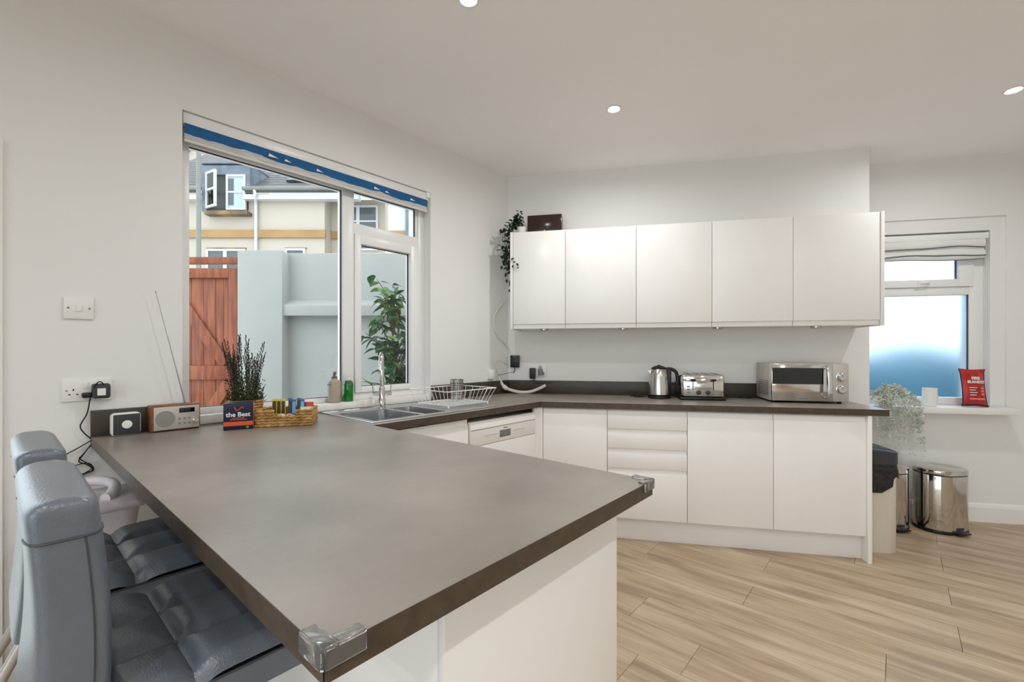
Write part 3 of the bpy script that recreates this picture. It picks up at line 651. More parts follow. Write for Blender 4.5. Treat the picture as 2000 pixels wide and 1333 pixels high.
# ---- tea box, basket and sachets
tb = thing('tea_box', 'navy cardboard tea box with orange band and white lettering', 'tea box', onz(436, 842, WT), math.radians(68))
TBW, TBH = .112, .116
g = G(); g.box(0, TBW, 0, .075, 0, TBH, .001); obj('carton', g, M_NAVY, tb)
g = G(); g.box(TBW, TBW+.0006, .001, .074, .001, TBH-.001); obj('side_print', g, M_SALMON, tb, False)
g = G(); g.box(.001, TBW-.001, -.0006, 0, .018, .036); obj('orange_band', g, M_ORANGE, tb, False)
text('lettering', 'the Best', .027, M_WPRINT, tb, Matrix.Translation((.055, -.0004, .066)) @ UPR, bold=.0006)
for k, (a, b, z) in enumerate(((.032, .078, .050), (.024, .088, .0435))): g = G(); g.box(a, b, -.0006, 0, z, z+.0028); obj('orange_line', g, M_ORANGE, tb, False)
g = G(); g.tube([(.055+.019*math.cos(a*.35)*(1 if a < 5 else .8), -.0006, .092+.008*math.sin(a*.9)) for a in range(10)], .0018, 5); obj('orange_emblem', g, M_ORANGE, tb)
g = G(); g.lathe([(.0055, 0), (.0055, .0008)], seg=12, M=Matrix.Translation((.09, 0, .010)) @ Matrix.Rotation(PI/2, 4, 'X')); obj('green_mark', g, M_GRN, tb)

BKW, BKD, BKH = .225, .155, .072
bo = onz(500, 836, WT); BROT = math.radians(56)
bk = thing('wicker_basket', 'low woven wicker basket with a dipped front holding drink sachets', 'basket', bo, BROT)
g = G(); g.box(.008, BKW-.008, .008, BKD-.008, .001, .006); obj('base', g, M_WICK, bk)
rows = 6
for k in range(rows):
    z = .007+k*.0125; pts = []; N = 84; per = 2*(BKW+BKD); run = []
    for i in range(N):
        d = per*i/N
        if d < BKW: p = (d, 0)
        elif d < BKW+BKD: p = (BKW, d-BKW)
        elif d < 2*BKW+BKD: p = (BKW-(d-BKW-BKD), BKD)
        else: p = (0, BKD-(d-2*BKW-BKD))
        dip = p[1] == 0 and .075 < p[0] < .155 and k >= rows-2
        wob = .0022*math.sin(i*2.1+k*PI)
        run.append(None if dip else Vector((p[0]+(wob if p[0] in (0, BKW) else 0), p[1]+(wob if p[1] in (0, BKD) else 0), z+.0018*math.sin(i*2.1+k))))
    rad = [.0068+.0016*math.sin(i*2.1+1+k*PI) for i in range(N)]
    if None in run:
        st = max(i for i in range(N) if run[i] is None)+1
        seq = [(run[(st+i) % N], rad[(st+i) % N]) for i in range(N) if run[(st+i) % N] is not None]
        g = G(); g.tube([a for a, b in seq], [b for a, b in seq], 7); obj('woven_strand', g, M_WICK, bk)
    else: g = G(); g.tube(run, rad, 7, True); obj('woven_strand', g, M_WICK, bk)
MBK = Matrix.Translation(bo) @ Matrix.Rotation(BROT, 4, 'Z')
M_YEL = mat('yellow_sachet', (206, 196, 60), .4, var=.1, vscale=30); M_BLU = mat('blue_sachet', (40, 104, 158), .4, var=.15, vscale=30); M_LBLU = mat('light_blue_print', (96, 178, 222), .4, var=.05)
M_DSACH = mat('dark_sachet_print', (86, 58, 38), .4, var=.1); M_REDC = mat('red_card', (190, 62, 52), .45, var=.05); M_PGRN = mat('pale_green_card', (206, 214, 168), .5, var=.03)
def sachet(name, x, y, z0, wd, ht, th, rotz, tilt, m, m2, label, cat, grp, bandz=(.35, .9)):
    loc = MBK @ Vector((x, y, z0)); o = thing(name, label, cat, loc, BROT+rotz, grp); o.rotation_euler = (tilt, 0, BROT+rotz)
    g = G(); g.box(-wd/2, wd/2, -th/2, th/2, 0, ht, min(th*.3, .002)); obj('packet', g, m, o)
    if m2: g = G(); g.box(-wd/2*.75, wd/2*.75, -th/2-.0006, -th/2, ht*bandz[0], ht*bandz[1]); obj('print', g, m2, o, False)
    return o
yl = ('leftmost', 'middle', 'rightmost')
for i in range(3): sachet('coffee_sachet', .05+i*.021, .10-i*.006, .012, .019, .105, .005, .1-.05*i, -.12+.04*i, M_YEL, M_DSACH, 'yellow and brown stick sachet in the basket, %s of the yellow three' % yl[i], 'sachet', 'yellow sachets')
for i, lb in enumerate(('leftmost', 'second from left', 'second from right', 'rightmost')): sachet('sugar_sachet', .118+i*.018, .105-.012*(i % 2), .012, .018, .106-.006*(i % 2), .005, -.12+.05*i, -.05-.05*i, M_BLU, M_LBLU if i % 2 else M_DSACH, 'blue stick sachet in the basket, %s of the blue four' % lb, 'sachet', 'blue sachets')
sachet('biscuit_packet', .188, .118, .012, .058, .085, .012, -.15, -.1, M_REDC, None, 'red packet standing at the right back of the wicker basket', 'packet', None)
sachet('snack_packet', .190, .085, .010, .056, .068, .012, -.1, -.25, M_PGRN, M_WPRINT, 'pale green and white packet before the red one in the basket', 'packet', None)
for i, (x, lb) in enumerate(((.098, 'plain white round'), (.130, 'red and white'))):
    loc = MBK @ Vector((x, .03, .012)); o = thing('coffee_pod', '%s portion pod standing in the dipped basket front' % lb, 'portion pod', loc, BROT)
    g = G(Matrix.Translation((0, 0, .021)) @ Matrix.Rotation(PI/2-.25, 4, 'X')); g.lathe([(.021, 0), (.021, .002), (.016, .003), (.013, -.014)] if False else [(.013, -.014), (.016, 0), (.021, .001), (.021, .0025)], seg=24); obj('pod', g, M_WPRINT, o)
    if i: g = G(Matrix.Translation((0, -.0006, .021)) @ Matrix.Rotation(PI/2-.25, 4, 'X')); g.prism([(-.017, .004), (-.012, .0145), (0, .0185), (.012, .0145), (.017, .004)], .0026, .0034); obj('red_print', g, M_REDC, o, False)

# ---- heather in a wicker pot
pc = Vector((-2.352, .775, WT))
hp = thing('potted_heather', 'dried dark heather in a small wicker pot behind the tea box', 'potted plant', pc)
g = G()
for k in range(9): g.tube([((.062+.001*k)*math.cos(a*PI/12)*(1+.012*math.sin(a*2.5+k*PI)), (.062+.001*k)*math.sin(a*PI/12)*(1+.012*math.sin(a*2.5+k*PI)), .006+k*.0125) for a in range(24)], .0068, 6, True)
g.lathe([(.05, .001), (.058, .004), (.06, .09)], seg=20); obj('wicker_pot', g, M_WICK, hp)
rnd = random.Random(3); gs = G(); gf = G(); gg = G()
def tuft(g, p, d, ln, wd):
    d = d.normalized(); s_ = d.orthogonal().normalized(); s_.rotate(Matrix.Rotation(rnd.uniform(0, 6.28), 3, d))
    n_ = d.cross(s_)
    g.poly([p, p+d*ln*.5+s_*wd, p+d*ln, p+d*ln*.5-s_*wd]); g.poly([p, p+d*ln*.5+n_*wd, p+d*ln, p+d*ln*.5-n_*wd])
for i in range(46):
    a = rnd.uniform(0, 6.28); r0 = .05*math.sqrt(rnd.random()); ln = rnd.uniform(.17, .27) if i < 30 else rnd.uniform(.28, .345); lean = rnd.uniform(.05, .30) if i < 34 else rnd.uniform(.1, .42)
    lean *= .8
    p0 = Vector((r0*math.cos(a), r0*math.sin(a), .09)); dd = Vector((math.cos(a)*lean, math.sin(a)*lean, 1)).normalized()
    if p0.x+dd.x*ln < -.075: dd.x = (-.075-p0.x)/ln
    bend = Vector((rnd.uniform(-.02, .03), rnd.uniform(-.03, .03), 0))
    P_ = [p0+dd*ln*t+bend*t*t for t in (0, .25, .5, .75, 1)]; gs.tube(P_, [.0014, .0012, .001, .0009, .0007], 4)
    m_ = int(ln/.0075)
    for k in range(m_):
        t = k/m_
        if t < .12: continue
        p = p0+dd*ln*t+bend*t*t
        if t > .86: tuft(gf, p, dd+Vector((rnd.uniform(-.6, .6), rnd.uniform(-.6, .6), .3)), .011, .0032)
        else:
            for _ in range(2): tuft(gg if t < .42 else gf, p, Vector((rnd.uniform(-1, 1), rnd.uniform(-1, 1), .7)), rnd.uniform(.009, .014), .0018)
for i in range(900):
    a = rnd.uniform(0, 6.28); r0 = .078*math.sqrt(rnd.random()); p = Vector((max(-.07, r0*math.cos(a)), r0*math.sin(a), rnd.uniform(.105, .105+.14*rnd.random())-r0*.1)); tuft(gg, p, Vector((rnd.uniform(-1, 1), rnd.uniform(-1, 1), .9)), .018, .0022)
obj('stem', gs, M_HEATH, hp, kind='stuff'); obj('dried_flowers', gf, M_HEATH, hp, False, kind='stuff'); obj('green_foliage', gg, M_HEATG, hp, False, kind='stuff')

# ---- kettle, toaster, microwave
kc = bp(sB(1287, 3.41), 3.41, WT)
kt = thing('electric_kettle', 'brushed steel electric kettle with black lid, handle and base', 'kettle', kc, ROTB)
g = G(); g.lathe([(.078, 0), (.08, .006), (.078, .02), (.07, .024)], seg=36); obj('power_base', g, M_BLACK, kt)
g = G(); g.lathe([(.074, .026), (.077, .03), (.074, .09), (.066, .16), (.057, .208), (.054, .212)], seg=40); g.prism([(-.05, .165), (-.082, .202), (-.05, .206)], -.02, .02, 'y'); obj('jug', g, M_STEEL, kt)
g = G(); g.lathe([(.055, .212), (.052, .222), (.036, .232), (.012, .238), (.010, .242)], seg=32); obj('lid', g, M_BLACK, kt)
g = G(); P_ = smooth_path([(.05, 0, .212), (.085, 0, .212), (.118, 0, .19), (.128, 0, .14), (.122, 0, .09)], 6); g.tube(P_, .0125, 10); g.box(.058, .085, -.014, .014, .03, .21, .004); obj('handle', g, M_BLACK, kt)
ts_ = bp(sB(1331, 3.30), 3.30, WT); TW = .288
to = thing('toaster', 'chrome four-slice toaster with two levers between kettle and microwave', 'toaster', ts_, ROTB)
g = G(); g.box(-.008, TW+.004, .0, .24, .002, .022, .004); obj('base', g, M_BLACK, to)
g = G(); g.box(0, TW-.004, .006, .235, .022, .182, .022, 4); bd_ = obj('body', g, M_CHROME, to)
g = G(); g.box(.012, TW-.016, -.002, .01, .028, .150, .004); fp = obj('front_panel', g, M_MIRROR, to)
for x in (.075, .208):
    g = G(); g.box(x-.003, x+.003, -.003, .001, .07, .14); obj('lever_slot', g, M_BLACK, fp, False)
    g = G(); g.box(x-.016, x+.016, -.022, -.002, .135, .15, .004); obj('lever', g, M_BLACK, fp)
for x in (.112, .172): g = G(Matrix.Translation((x, -.002, .056)) @ Matrix.Rotation(PI/2, 4, 'X')); g.lathe([(.0155, 0), (.015, .012), (.012, .014)], seg=20); obj('dial', g, M_DGREY, fp)
for k in range(3): g = G(); g.box(.035, .055, -.0045, -.001, .05+k*.02, .06+k*.02, .001); obj('button', g, M_GREYP, fp)
g = G(); g.box(.085, .198, -.0032, -.001, .078, .118, .001); obj('badge_panel', g, M_STEEL, fp)
for x in (.045, .105, .165, .225): g = G(); g.box(x, x+.022, .03, .21, .179, .1832, .0005); obj('bread_slot', g, M_BLACK, bd_, False)
mo = bp(sB(1505, 3.28), 3.28, WT); MWW = sB(1657, 3.28)-sB(1505, 3.28); MH = .262
mw = thing('microwave_oven', 'silver microwave with black door window and two round dials', 'microwave', mo, ROTB)
g = G(); g.box(0, MWW, .012, .292, .012, MH, .004); body = obj('case', g, M_RSILV, mw)
CW = .095
g = G(); g.box(.003, MWW-CW-.001, -.014, .012, .014, MH-.003, .003); dr_ = obj('door', g, M_MIRROR, mw)
g = G(); g.box(.006, MWW-CW-.055, -.0152, -.0138, .125, MH-.03); obj('window', g, M_BLKG, dr_)
hx_ = MWW-CW-.04
g = G(); g.tube(smooth_path([(hx_, -.014, .04), (hx_, -.045, .05), (hx_, -.05, .13), (hx_, -.045, MH-.035), (hx_, -.014, MH-.025)], 5), .011, 12); obj('handle', g, M_CHROME, dr_)
g = G(); g.box(.16, .22, -.0148, -.0138, .028, .034); obj('small_mark', g, M_GREYP, dr_, False)
g = G(); g.box(MWW-CW, MWW-.002, -.012, .012, .014, MH-.003, .003); cpn = obj('control_panel', g, M_RSILV, mw)
for z in (.175, .095):
    g = G(Matrix.Translation((MWW-CW/2, -.012, z)) @ Matrix.Rotation(PI/2, 4, 'X')); g.lathe([(.031, 0), (.031, .004), (.025, .006), (.024, .02), (.021, .023)], seg=28); k_ = obj('dial', g, M_STEEL, cpn)
    g = G(); g.box(MWW-CW/2-.001, MWW-CW/2+.001, -.0362, -.035, z, z+.018); obj('pointer', g, M_DGREY, k_, False)
v0 = None
for i in range(7):
    for j in range(8):
        lo = (-.0008, .05+i*.028, .045+j*.013)
        if v0 is None: g = G(); g.box(-.0006, .0006, 0, .014, 0, .006); v0 = obj('side_vent', g, M_DGREY, body, False); v0.location = lo
        else: share(v0, body, lo)
for x in (.03, MWW-.04):
    for y in (.03, .26): g = G(); g.lathe([(.012, 0), (.014, .013)], (x, y, 0), 12); obj('foot', g, M_BLACK, mw)
cable('kettle_cable', [bp(sB(px, 3.45), d, WT+.005) for px, d in ((1232, 3.47), (1240, 3.50), (1255, 3.51), (1252, 3.46), (1238, 3.44), (1246, 3.42), (1262, 3.45))], .0035, M_BLACK, 'black cable coiled on the worktop left of the kettle')
cable('toaster_cable', [bp(sB(px, 3.50), d, WT+.004) for px, d in ((1402, 3.51), (1420, 3.53), (1440, 3.53), (1455, 3.50), (1470, 3.52))], .003, M_BLACK, 'black cable lying between toaster and microwave')
cable('microwave_cable', [bp(s_, d, WT+.004) for s_, d in ((1.30, 3.52), (1.36, 3.45), (1.40, 3.38), (1.37, 3.33))], .0035, M_BLACK, 'black cable end lying at the right of the microwave')

# ---- sockets, switch, adaptors and cables
sw = thing('light_switch', 'white single light switch on the wall left of the window', 'light switch', wp(.166, -XW, 1.378), ROTW)
g = G(); g.box(0, .086, -.009, -.0005, 0, .086, .003); obj('plate', g, M_WPLAS, sw)
g = G(); g.box(.034, .052, -.0125, -.009, .03, .056, .001); obj('rocker', g, M_WPLAS, sw)
for x in (.013, .073): g = G(Matrix.Translation((x, -.009, .043)) @ Matrix.Rotation(PI/2, 4, 'X')); g.lathe([(.0035, 0), (.0035, .0012)], seg=10); obj('screw', g, M_GREYP, sw)
def socket(name, label, loc, rot):
    t = thing(name, label, 'socket', loc, rot)
    g = G(); g.box(0, .146, -.009, -.0005, 0, .086, .003); obj('plate', g, M_WPLAS, t)
    for k in (0, 1):
        x = .032+k*.078
        for (a, b, c, d) in ((x-.002, x+.002, .042, .05), (x-.0145, x-.0075, .026, .030), (x+.0075, x+.0145, .026, .030)): g = G(); g.box(a, b, -.0096, -.0088, c, d); obj('pin_hole', g, M_BLACK, t, False)
        xs_ = .060 if k == 0 else .078
        g = G(); g.box(xs_, xs_+.013, -.0125, -.009, .05, .074, .001); obj('switch_rocker', g, M_WPLAS, t)
    g = G(Matrix.Translation((.013, -.009, .043)) @ Matrix.Rotation(PI/2, 4, 'X')); g.lathe([(.003, 0), (.003, .0012)], seg=10); obj('screw', g, M_GREYP, t)
    return t
socket('double_socket', 'white double wall socket with a black adaptor, left of the speaker', wp(.161, -XW, 1.055), ROTW)
ad = thing('mains_adaptor', 'black mains adaptor with pale label plugged in left of the window', 'adaptor', wp(yW(193, XW)-.03, -XW-.0098, 1.065), ROTW)
g = G(); g.box(.006, .06, -.042, 0, .0, .058, .008, 3); obj('adaptor_body', g, M_DGREY, ad)
g = G(); g.box(.02, .045, -.0427, -.0418, .012, .04); obj('label_sticker', g, M_PALE, ad, False)
g = G(); g.box(-.022, .008, -.026, 0, .004, .024, .004); obj('plug_lug', g, M_BLACK, ad)
A = lambda px, py, o=.015: pt(px, py, o)
cable('adaptor_cable', [A(204, 752, .05), A(194, 746, .055), A(184, 757, .05), A(176, 780, .03), A(170, 808), A(157, 832), A(164, 846), A(178, 858), A(181, 864), A(163, 888), A(154, 902), A(170, 908), A(181, 918), A(165, 925), A(146, 932)], .0022, M_BLACK, 'black cable running from the wall adaptor down past the worktop corner')
cable('speaker_cable', [A(216, 838, .035), A(206, 842, .03), A(192, 852, .03), A(178, 861, .03), A(150, 877), A(128, 890), A(120, 910), A(112, 940), A(105, 980)], .0022, M_BLACK, 'black cable from the square speaker hanging down the wall at the left')
cable('radio_cable', [A(182, 866, .02), A(160, 890, .02), A(156, 897), A(175, 908), A(180, 915), A(160, 928), A(150, 936), A(168, 926), A(183, 918), A(172, 905), A(140, 912), A(128, 918)], .002, M_BLACK, 'black cable in a tangled loop on the wall above the high chair')
socket('double_socket', 'white double socket on the back wall above the dark upstand', bp(sB(1033, DB), DB, 1.045), ROTB)
pb = thing('power_plug', 'black upright power plug in the back wall socket', 'plug', bp(sB(1036, DB), DB-.0098, 1.03), ROTB)
g = G(); g.box(0, .046, -.04, 0, 0, .086, .005); obj('plug_body', g, M_BLACK, pb)
g = G(); g.tube(smooth_path([(.03, -.02, .002), (.034, -.024, -.02), (.05, -.022, -.035), (.10, -.022, -.033), (.18, -.022, -.028)], 5), .0025, 6); obj('flex', g, M_BLACK, pb)
pg = thing('grey_power_plug', 'grey three-pin plug in the right half of the back wall socket', 'plug', bp(sB(1052, DB), DB-.0098, 1.06), ROTB)
g = G(); g.prism([(0, 0), (.048, 0), (.048, .018), (.036, .028), (.032, .05), (.016, .05), (.012, .028), (0, .018)], -.024, 0, 'y', bev=.002); obj('plug_body', g, M_GREYP, pg)
g = G(); g.tube(smooth_path([(.024, -.012, .05), (.024, -.013, .066), (.014, -.02, .07), (.004, -.02, .04), (.002, -.015, -.012)], 5), .003, 6); obj('flex', g, M_GREYP, pg)
ab = thing('wall_power_box', 'black square power box on the wall under the trailing plant', 'power box', bp(sB(994, DB-.03), DB-.0005, zB(1000, 718, DB-.03)), ROTB)
g = G(); g.box(.012, .085, -.034, 0, 0, .098, .003); bx_ = obj('box_body', g, M_BLACK, ab)
for x in (.034, .05): g = G(); g.box(x, x+.006, -.0346, -.0338, .08, .097); obj('grey_mark', g, M_GREYP, bx_, False)
g = G(); g.tube(smooth_path([(.045, -.02, .001), (.045, -.02, -.03), (.03, -.02, -.045)], 5), .0035, 6); obj('flex', g, M_BLACK, ab)
ws = thing('small_wall_box', 'small white cable outlet on the window wall near the corner', 'outlet', wp(yW(952, XW), -XW, zW(955, 741, XW)), ROTW)
g = G(); g.box(0, .055, -.03, -.0005, 0, .075, .004); obj('outlet_body', g, M_WPLAS, ws)
g = G(); g.box(.006, .049, -.0312, -.0298, .01, .065, .0005); obj('outlet_face', g, M_TRIM, ws)
cable('white_wall_cable', [A(986, 588), A(972, 605), A(965, 622), A(967, 645), A(976, 661), A(990, 675), A(997, 690)], .0055, M_WCABLE, 'white cable curving down the corner wall below the trailing plant')
cable('thin_white_cable', [A(1000, 712, .02), A(985, 708), A(972, 704), A(967, 708), A(970, 722), A(974, 738)], .0028, M_WCABLE, 'thin white cable looping left of the black power box')
cable('thin_black_cable', [A(1000, 727, .025), A(985, 731, .02), A(973, 733, .02)], .0018, M_BLACK, 'thin black cable below the black power box')
hs = thing('white_hose', 'white plastic hose bent along the worktop corner against the upstand', 'hose', bp(-.74, 3.53, WT))
def HP(px, py, D): r_ = ray(px); t = D/r_.dot(BO); return Vector((r_.x*t, r_.y*t, CAMH-(py-HY)/FPX*t))-hs.location
P_ = smooth_path([HP(975, 738, 3.50), HP(979, 748, 3.50), HP(986, 757, 3.505), HP(1000, 763, 3.52), HP(1018, 766.5, 3.545), HP(1036, 765.5, 3.55), HP(1052, 760, 3.55), HP(1066, 753, 3.55)], 6)
g = G(); g.tube(P_, .0125, 10); obj('hose_tube', g, M_WCABLE, hs)
g = G(); g.tube(P_[10:15], .018, 10); obj('collar', g, M_WPLAS, hs)

# ---- on top of the wall cabinets
bx = thing('dark_display_box', 'dark brown glossy box on top of the narrow wall cabinet', 'box', bp(sB(1030, 3.44), 3.44, WB1+.001), ROTB)
BW_ = sB(1097, 3.44)-sB(1030, 3.44)
g = G(); g.box(0, BW_, 0, .10, 0, .172, .003); obj('box_case', g, M_BROWNG, bx)
g = G(); g.box(.006, BW_-.006, -.001, .0005, .03, .166, .0004); obj('front_panel', g, M_BROWNG, bx)
g = G(); g.lathe([(.004, 0), (.004, .001)], seg=10, M=Matrix.Translation((BW_*.5, -.001, .05)) @ Matrix.Rotation(PI/2, 4, 'X')); obj('indicator', g, M_WPRINT, bx)
g = G(MB_); s_ = sB(1018, 3.45); g.box(s_, s_+.016, 3.45, 3.55, WB1+.0005, WB1+.095, .003); tag(obj('white_upright_box', g, M_WPLAS), 'slim white upright box between the trailing plant and the dark box', 'box')
vp0 = bp(-.655, 3.42, WB1+.001)
vn = thing('trailing_plant', 'dark green trailing plant hanging down the left end of the wall cabinets', 'plant', vp0, ROTB)
g = G(); g.lathe([(.028, 0), (.038, .07), (.04, .075), (.035, .075), (.033, .06)], seg=20); obj('pot', g, M_WPLAS, vn)
rnd = random.Random(11)
lg = G(); lg.poly([(0, 0, 0), (.008, .006, .004), (.011, .016, .003), (.007, .027, 0), (0, .034, -.004), (0, .016, .0)]); lg.poly([(0, 0, 0), (0, .016, 0), (0, .034, -.004), (-.007, .027, 0), (-.011, .016, .003), (-.008, .006, .004)])
leaf0 = None; nleaf = 0
def vleaf(p, sc):
    global leaf0, nleaf
    ro = (rnd.uniform(-1.6, .6), rnd.uniform(-.6, .6), rnd.uniform(0, 6.28))
    if leaf0 is None: leaf0 = obj('leaf', lg, M_LEAFD, vn); leaf0.location = p; leaf0.rotation_euler = ro; leaf0.scale = (sc,)*3
    else: share(leaf0, vn, p, ro, (sc,)*3)
    nleaf += 1
zbot = zB(990, 585, 3.35)-vp0.z
for v in range(9):
    end = [zbot, zbot*.82, -.30, -.36, -.22, -.42, -.18, -.12, zbot*.6][v]; x1 = [-.082, -.085, -.105, -.095, -.135, -.09, -.12, -.07, -.08][v]; dy = rnd.uniform(-.10, .04)
    P_ = smooth_path([(0, 0, .06), (-.035, dy*.5, .11+rnd.uniform(-.02, .04)), (x1*.95, dy, .05), (x1, dy, -.08), (x1*1.02+.004, dy, end*.6), (x1*.97 if v else -.074, dy, end)], 6)
    g = G(); g.tube(P_, .0013, 4); obj('vine', g, M_LEAFD, vn)
    for k in range(4, len(P_)):
        if rnd.random() < (.85 if P_[k].z > -.25 else .55): vleaf(P_[k]+Vector((rnd.uniform(-.016, .008), rnd.uniform(-.02, .02), rnd.uniform(-.01, .01))), rnd.uniform(.9, 1.25))
for k in range(46): a = rnd.uniform(0, 6.28); vleaf(Vector((-.02+.05*math.cos(a)*rnd.random(), .04*math.sin(a)-.01, rnd.uniform(.07, .19))), rnd.uniform(.7, 1.05))
for k in range(5): vleaf(Vector((-.015+rnd.uniform(-.02, .03), -.165, -.22+rnd.uniform(-.05, .05)-.0)), .9)

# ---- alcove: sill things and bins
DS = DA-.06
ZS = AZ0+.045
cupt = thing('white_tumbler', 'plain white tumbler on the frosted window sill', 'tumbler', bp(sB(1816, DS), DS, ZS), ROTB)
g = G(); g.lathe([(.034, 0), (.040, .006), (.046, .06), (.044, .10), (.043, .135), (.040, .135), (.041, .09), (.04, .012)], seg=28); obj('cup_body', g, M_WPLAS, cupt)
g = G(); g.lathe([(.0395, .1), (.0395, .104)], seg=24); obj('contents', g, M_WPLAS, cupt)
fs_ = sB(1903, DS+.02)
fbk = thing('fire_blanket_pouch', 'red fire blanket pouch with white lettering leaning on the frosted window', 'pouch', bp(fs_, DS+.015, ZS+.002), ROTB); fbk.rotation_euler = (-.14, .03, ROTB+.12)
FWd, FH = .083, .272
def pil(side):
    def f(u, v):
        x = (u*2-1); z = v; pin = 1-.10*math.sin(PI*v)**1.0 + (.06 if v < .06 or v > .94 else 0)
        bul = (1-abs(x)**3)*(math.sin(PI*min(max(v, 0), 1))**.5)
        return (x*FWd*pin, side*(.002+.024*bul*(1+.08*math.sin(9*x+5*v))), z*FH+.006*abs(x)*(1 if v > .5 else -1)*(v > .8 or v < .2)+.006*(v < .2))
    return f
g = G(); g.grid(pil(-1), 18, 22); g.grid(pil(1), 18, 22); obj('pouch_body', g, M_RED, fbk)
for sg in (-1, 1):
    g = G(); g.tube([Vector(pil(-1)(.5+sg*.5, v/12)) for v in range(13)], .0035, 6); obj('navy_edge', g, M_NAVY, fbk)
g = G(); g.tube([Vector(pil(-1)(u/10, .03)) for u in range(11)], .006, 6); obj('navy_edge', g, M_NAVY, fbk)
def FT(x, z): return Matrix.Translation((x, -.0275, z)) @ UPR
text('lettering', 'FIRE', .030, M_WPRINT, fbk, FT(0, .205), bold=.0008, extrude=.002); text('lettering', 'BLANKET', .0265, M_WPRINT, fbk, FT(0, .178), bold=.0008, extrude=.002)
for k in range(4): g = G(); g.box(-.045, .004-.008*(k % 2), -.0275, -.024, .135-k*.018, .140-k*.018); obj('print_line', g, M_WPRINT, fbk, False)
for k in range(3): g = G(); g.box(.030, .048, -.0265, -.022, .128-k*.022, .142-k*.022); obj('print_block', g, M_SALMON, fbk, False)
g = G(); g.box(-.05, .05, -.0262, -.022, .050, .062); obj('print_line', g, M_SALMON, fbk, False)

pp0 = bp(2.03, DA-.075, ZS)
pl = thing('pale_trailing_plant', 'pale grey-white bushy trailing plant on the sill behind the worktop end', 'plant', pp0, ROTB)
g = G(); g.lathe([(.034, 0), (.044, .07), (.046, .075), (.041, .075), (.038, .06)], seg=20); obj('pot', g, M_WPLAS, pl)
rnd = random.Random(5); gs = G(); gf = G()
for i in range(95):
    tr = i < 58
    a = rnd.uniform(-2.6, -.2) if tr else rnd.uniform(0, 6.28)
    rr_ = rnd.uniform(.07, .19)
    if tr:
        ex = rnd.uniform(-.10, .17); ey = -.075-rnd.uniform(.01, .07); ez = -rnd.uniform(.06, .34)
        P_ = smooth_path([(0, 0, .05), (ex*.4, ey*.45, .12+rnd.uniform(-.02, .04)), (ex*.85, ey*.9, .06), (ex, ey, -.06 if ez < -.1 else ez*.5), (ex*1.04, ey, ez)], 5)
    else:
        ex = rr_*math.cos(a)*.8; ey = -abs(rr_*math.sin(a))*.5
        P_ = smooth_path([(0, 0, .05), (ex*.5, ey*.5, rnd.uniform(.08, .12)), (ex, ey, rnd.uniform(.05, .125))], 6)
    gs.tube(P_, .0009, 3)
    for k in range(2, len(P_)):
        for _ in range(3):
            d = Vector((rnd.uniform(-1, 1), rnd.uniform(-1, .4), rnd.uniform(-.6, .6))); tuft(gf, P_[k]+d*.005, d, rnd.uniform(.012, .018), .0048)
obj('stem', gs, M_PALE, pl, kind='stuff'); obj('foliage', gf, M_PALE, pl, False, kind='stuff')

# bins
def oval(rx, ry, n=2.6, N=40): return [(rx*abs(math.cos(a))**(2/n)*(1 if math.cos(a) > 0 else -1), ry*abs(math.sin(a))**(2/n)*(1 if math.sin(a) > 0 else -1)) for a in [2*PI*i/N for i in range(N)]]
b1 = thing('kitchen_bin', 'tall beige-silver kitchen bin with dark lid and black liner', 'bin', bp(1.655, 3.34, 0), ROTB)
ov = oval(.108, .155, 6)
g = G(); g.prism(ov, 0, .55, 'z', bev=.004); obj('bin_body', g, mat('champagne_metal', (222, 213, 200), .34, .35, var=.03, vscale=30, stretch=(20, 20, 1)), b1)
g = G(); rnd = random.Random(2)
ph = [rnd.uniform(0, 6.28) for _ in range(4)]
def linf(u, v):
    i = u*40; k = int(i) % 40; p = ov[k]; sw_ = 1.025+.06*v*(1+.6*math.sin(u*29+ph[0]))+.03*v*math.sin(u*61+ph[1])
    drop = .11+.045*math.sin(u*PI*2*3+ph[2])+.03*math.sin(u*PI*2*7+ph[3])
    return (p[0]*sw_, p[1]*sw_, .555-drop*v)
g.grid(linf, 40, 9, True); obj('bin_liner', g, M_LINER, b1)
ovl = oval(.118, .165, 5)
g = G(); lo_ = [g.bm.verts.new((x, y, .552)) for x, y in ovl]; md = [g.bm.verts.new((x, y, .612-.10*x+.02)) for x, y in ovl]; tp_ = [g.bm.verts.new((x*.93, y*.93, .622-.10*x+.018)) for x, y in ovl]
for A_, B_ in ((lo_, md), (md, tp_)):
    for i in range(40): g.bm.faces.new((A_[i], A_[(i+1) % 40], B_[(i+1) % 40], B_[i]))
g.bm.faces.new(tp_); g.bm.faces.new(lo_[::-1]); lid = obj('bin_lid', g, M_DGREY, b1)
g = G(); g.M = Matrix.Translation((0, 0, .6405)) @ Matrix.Rotation(.0997, 4, 'Y'); g.box(-.075, .085, -.11, .11, 0, .003, .001); obj('swing_flap', g, M_DGREY, lid)
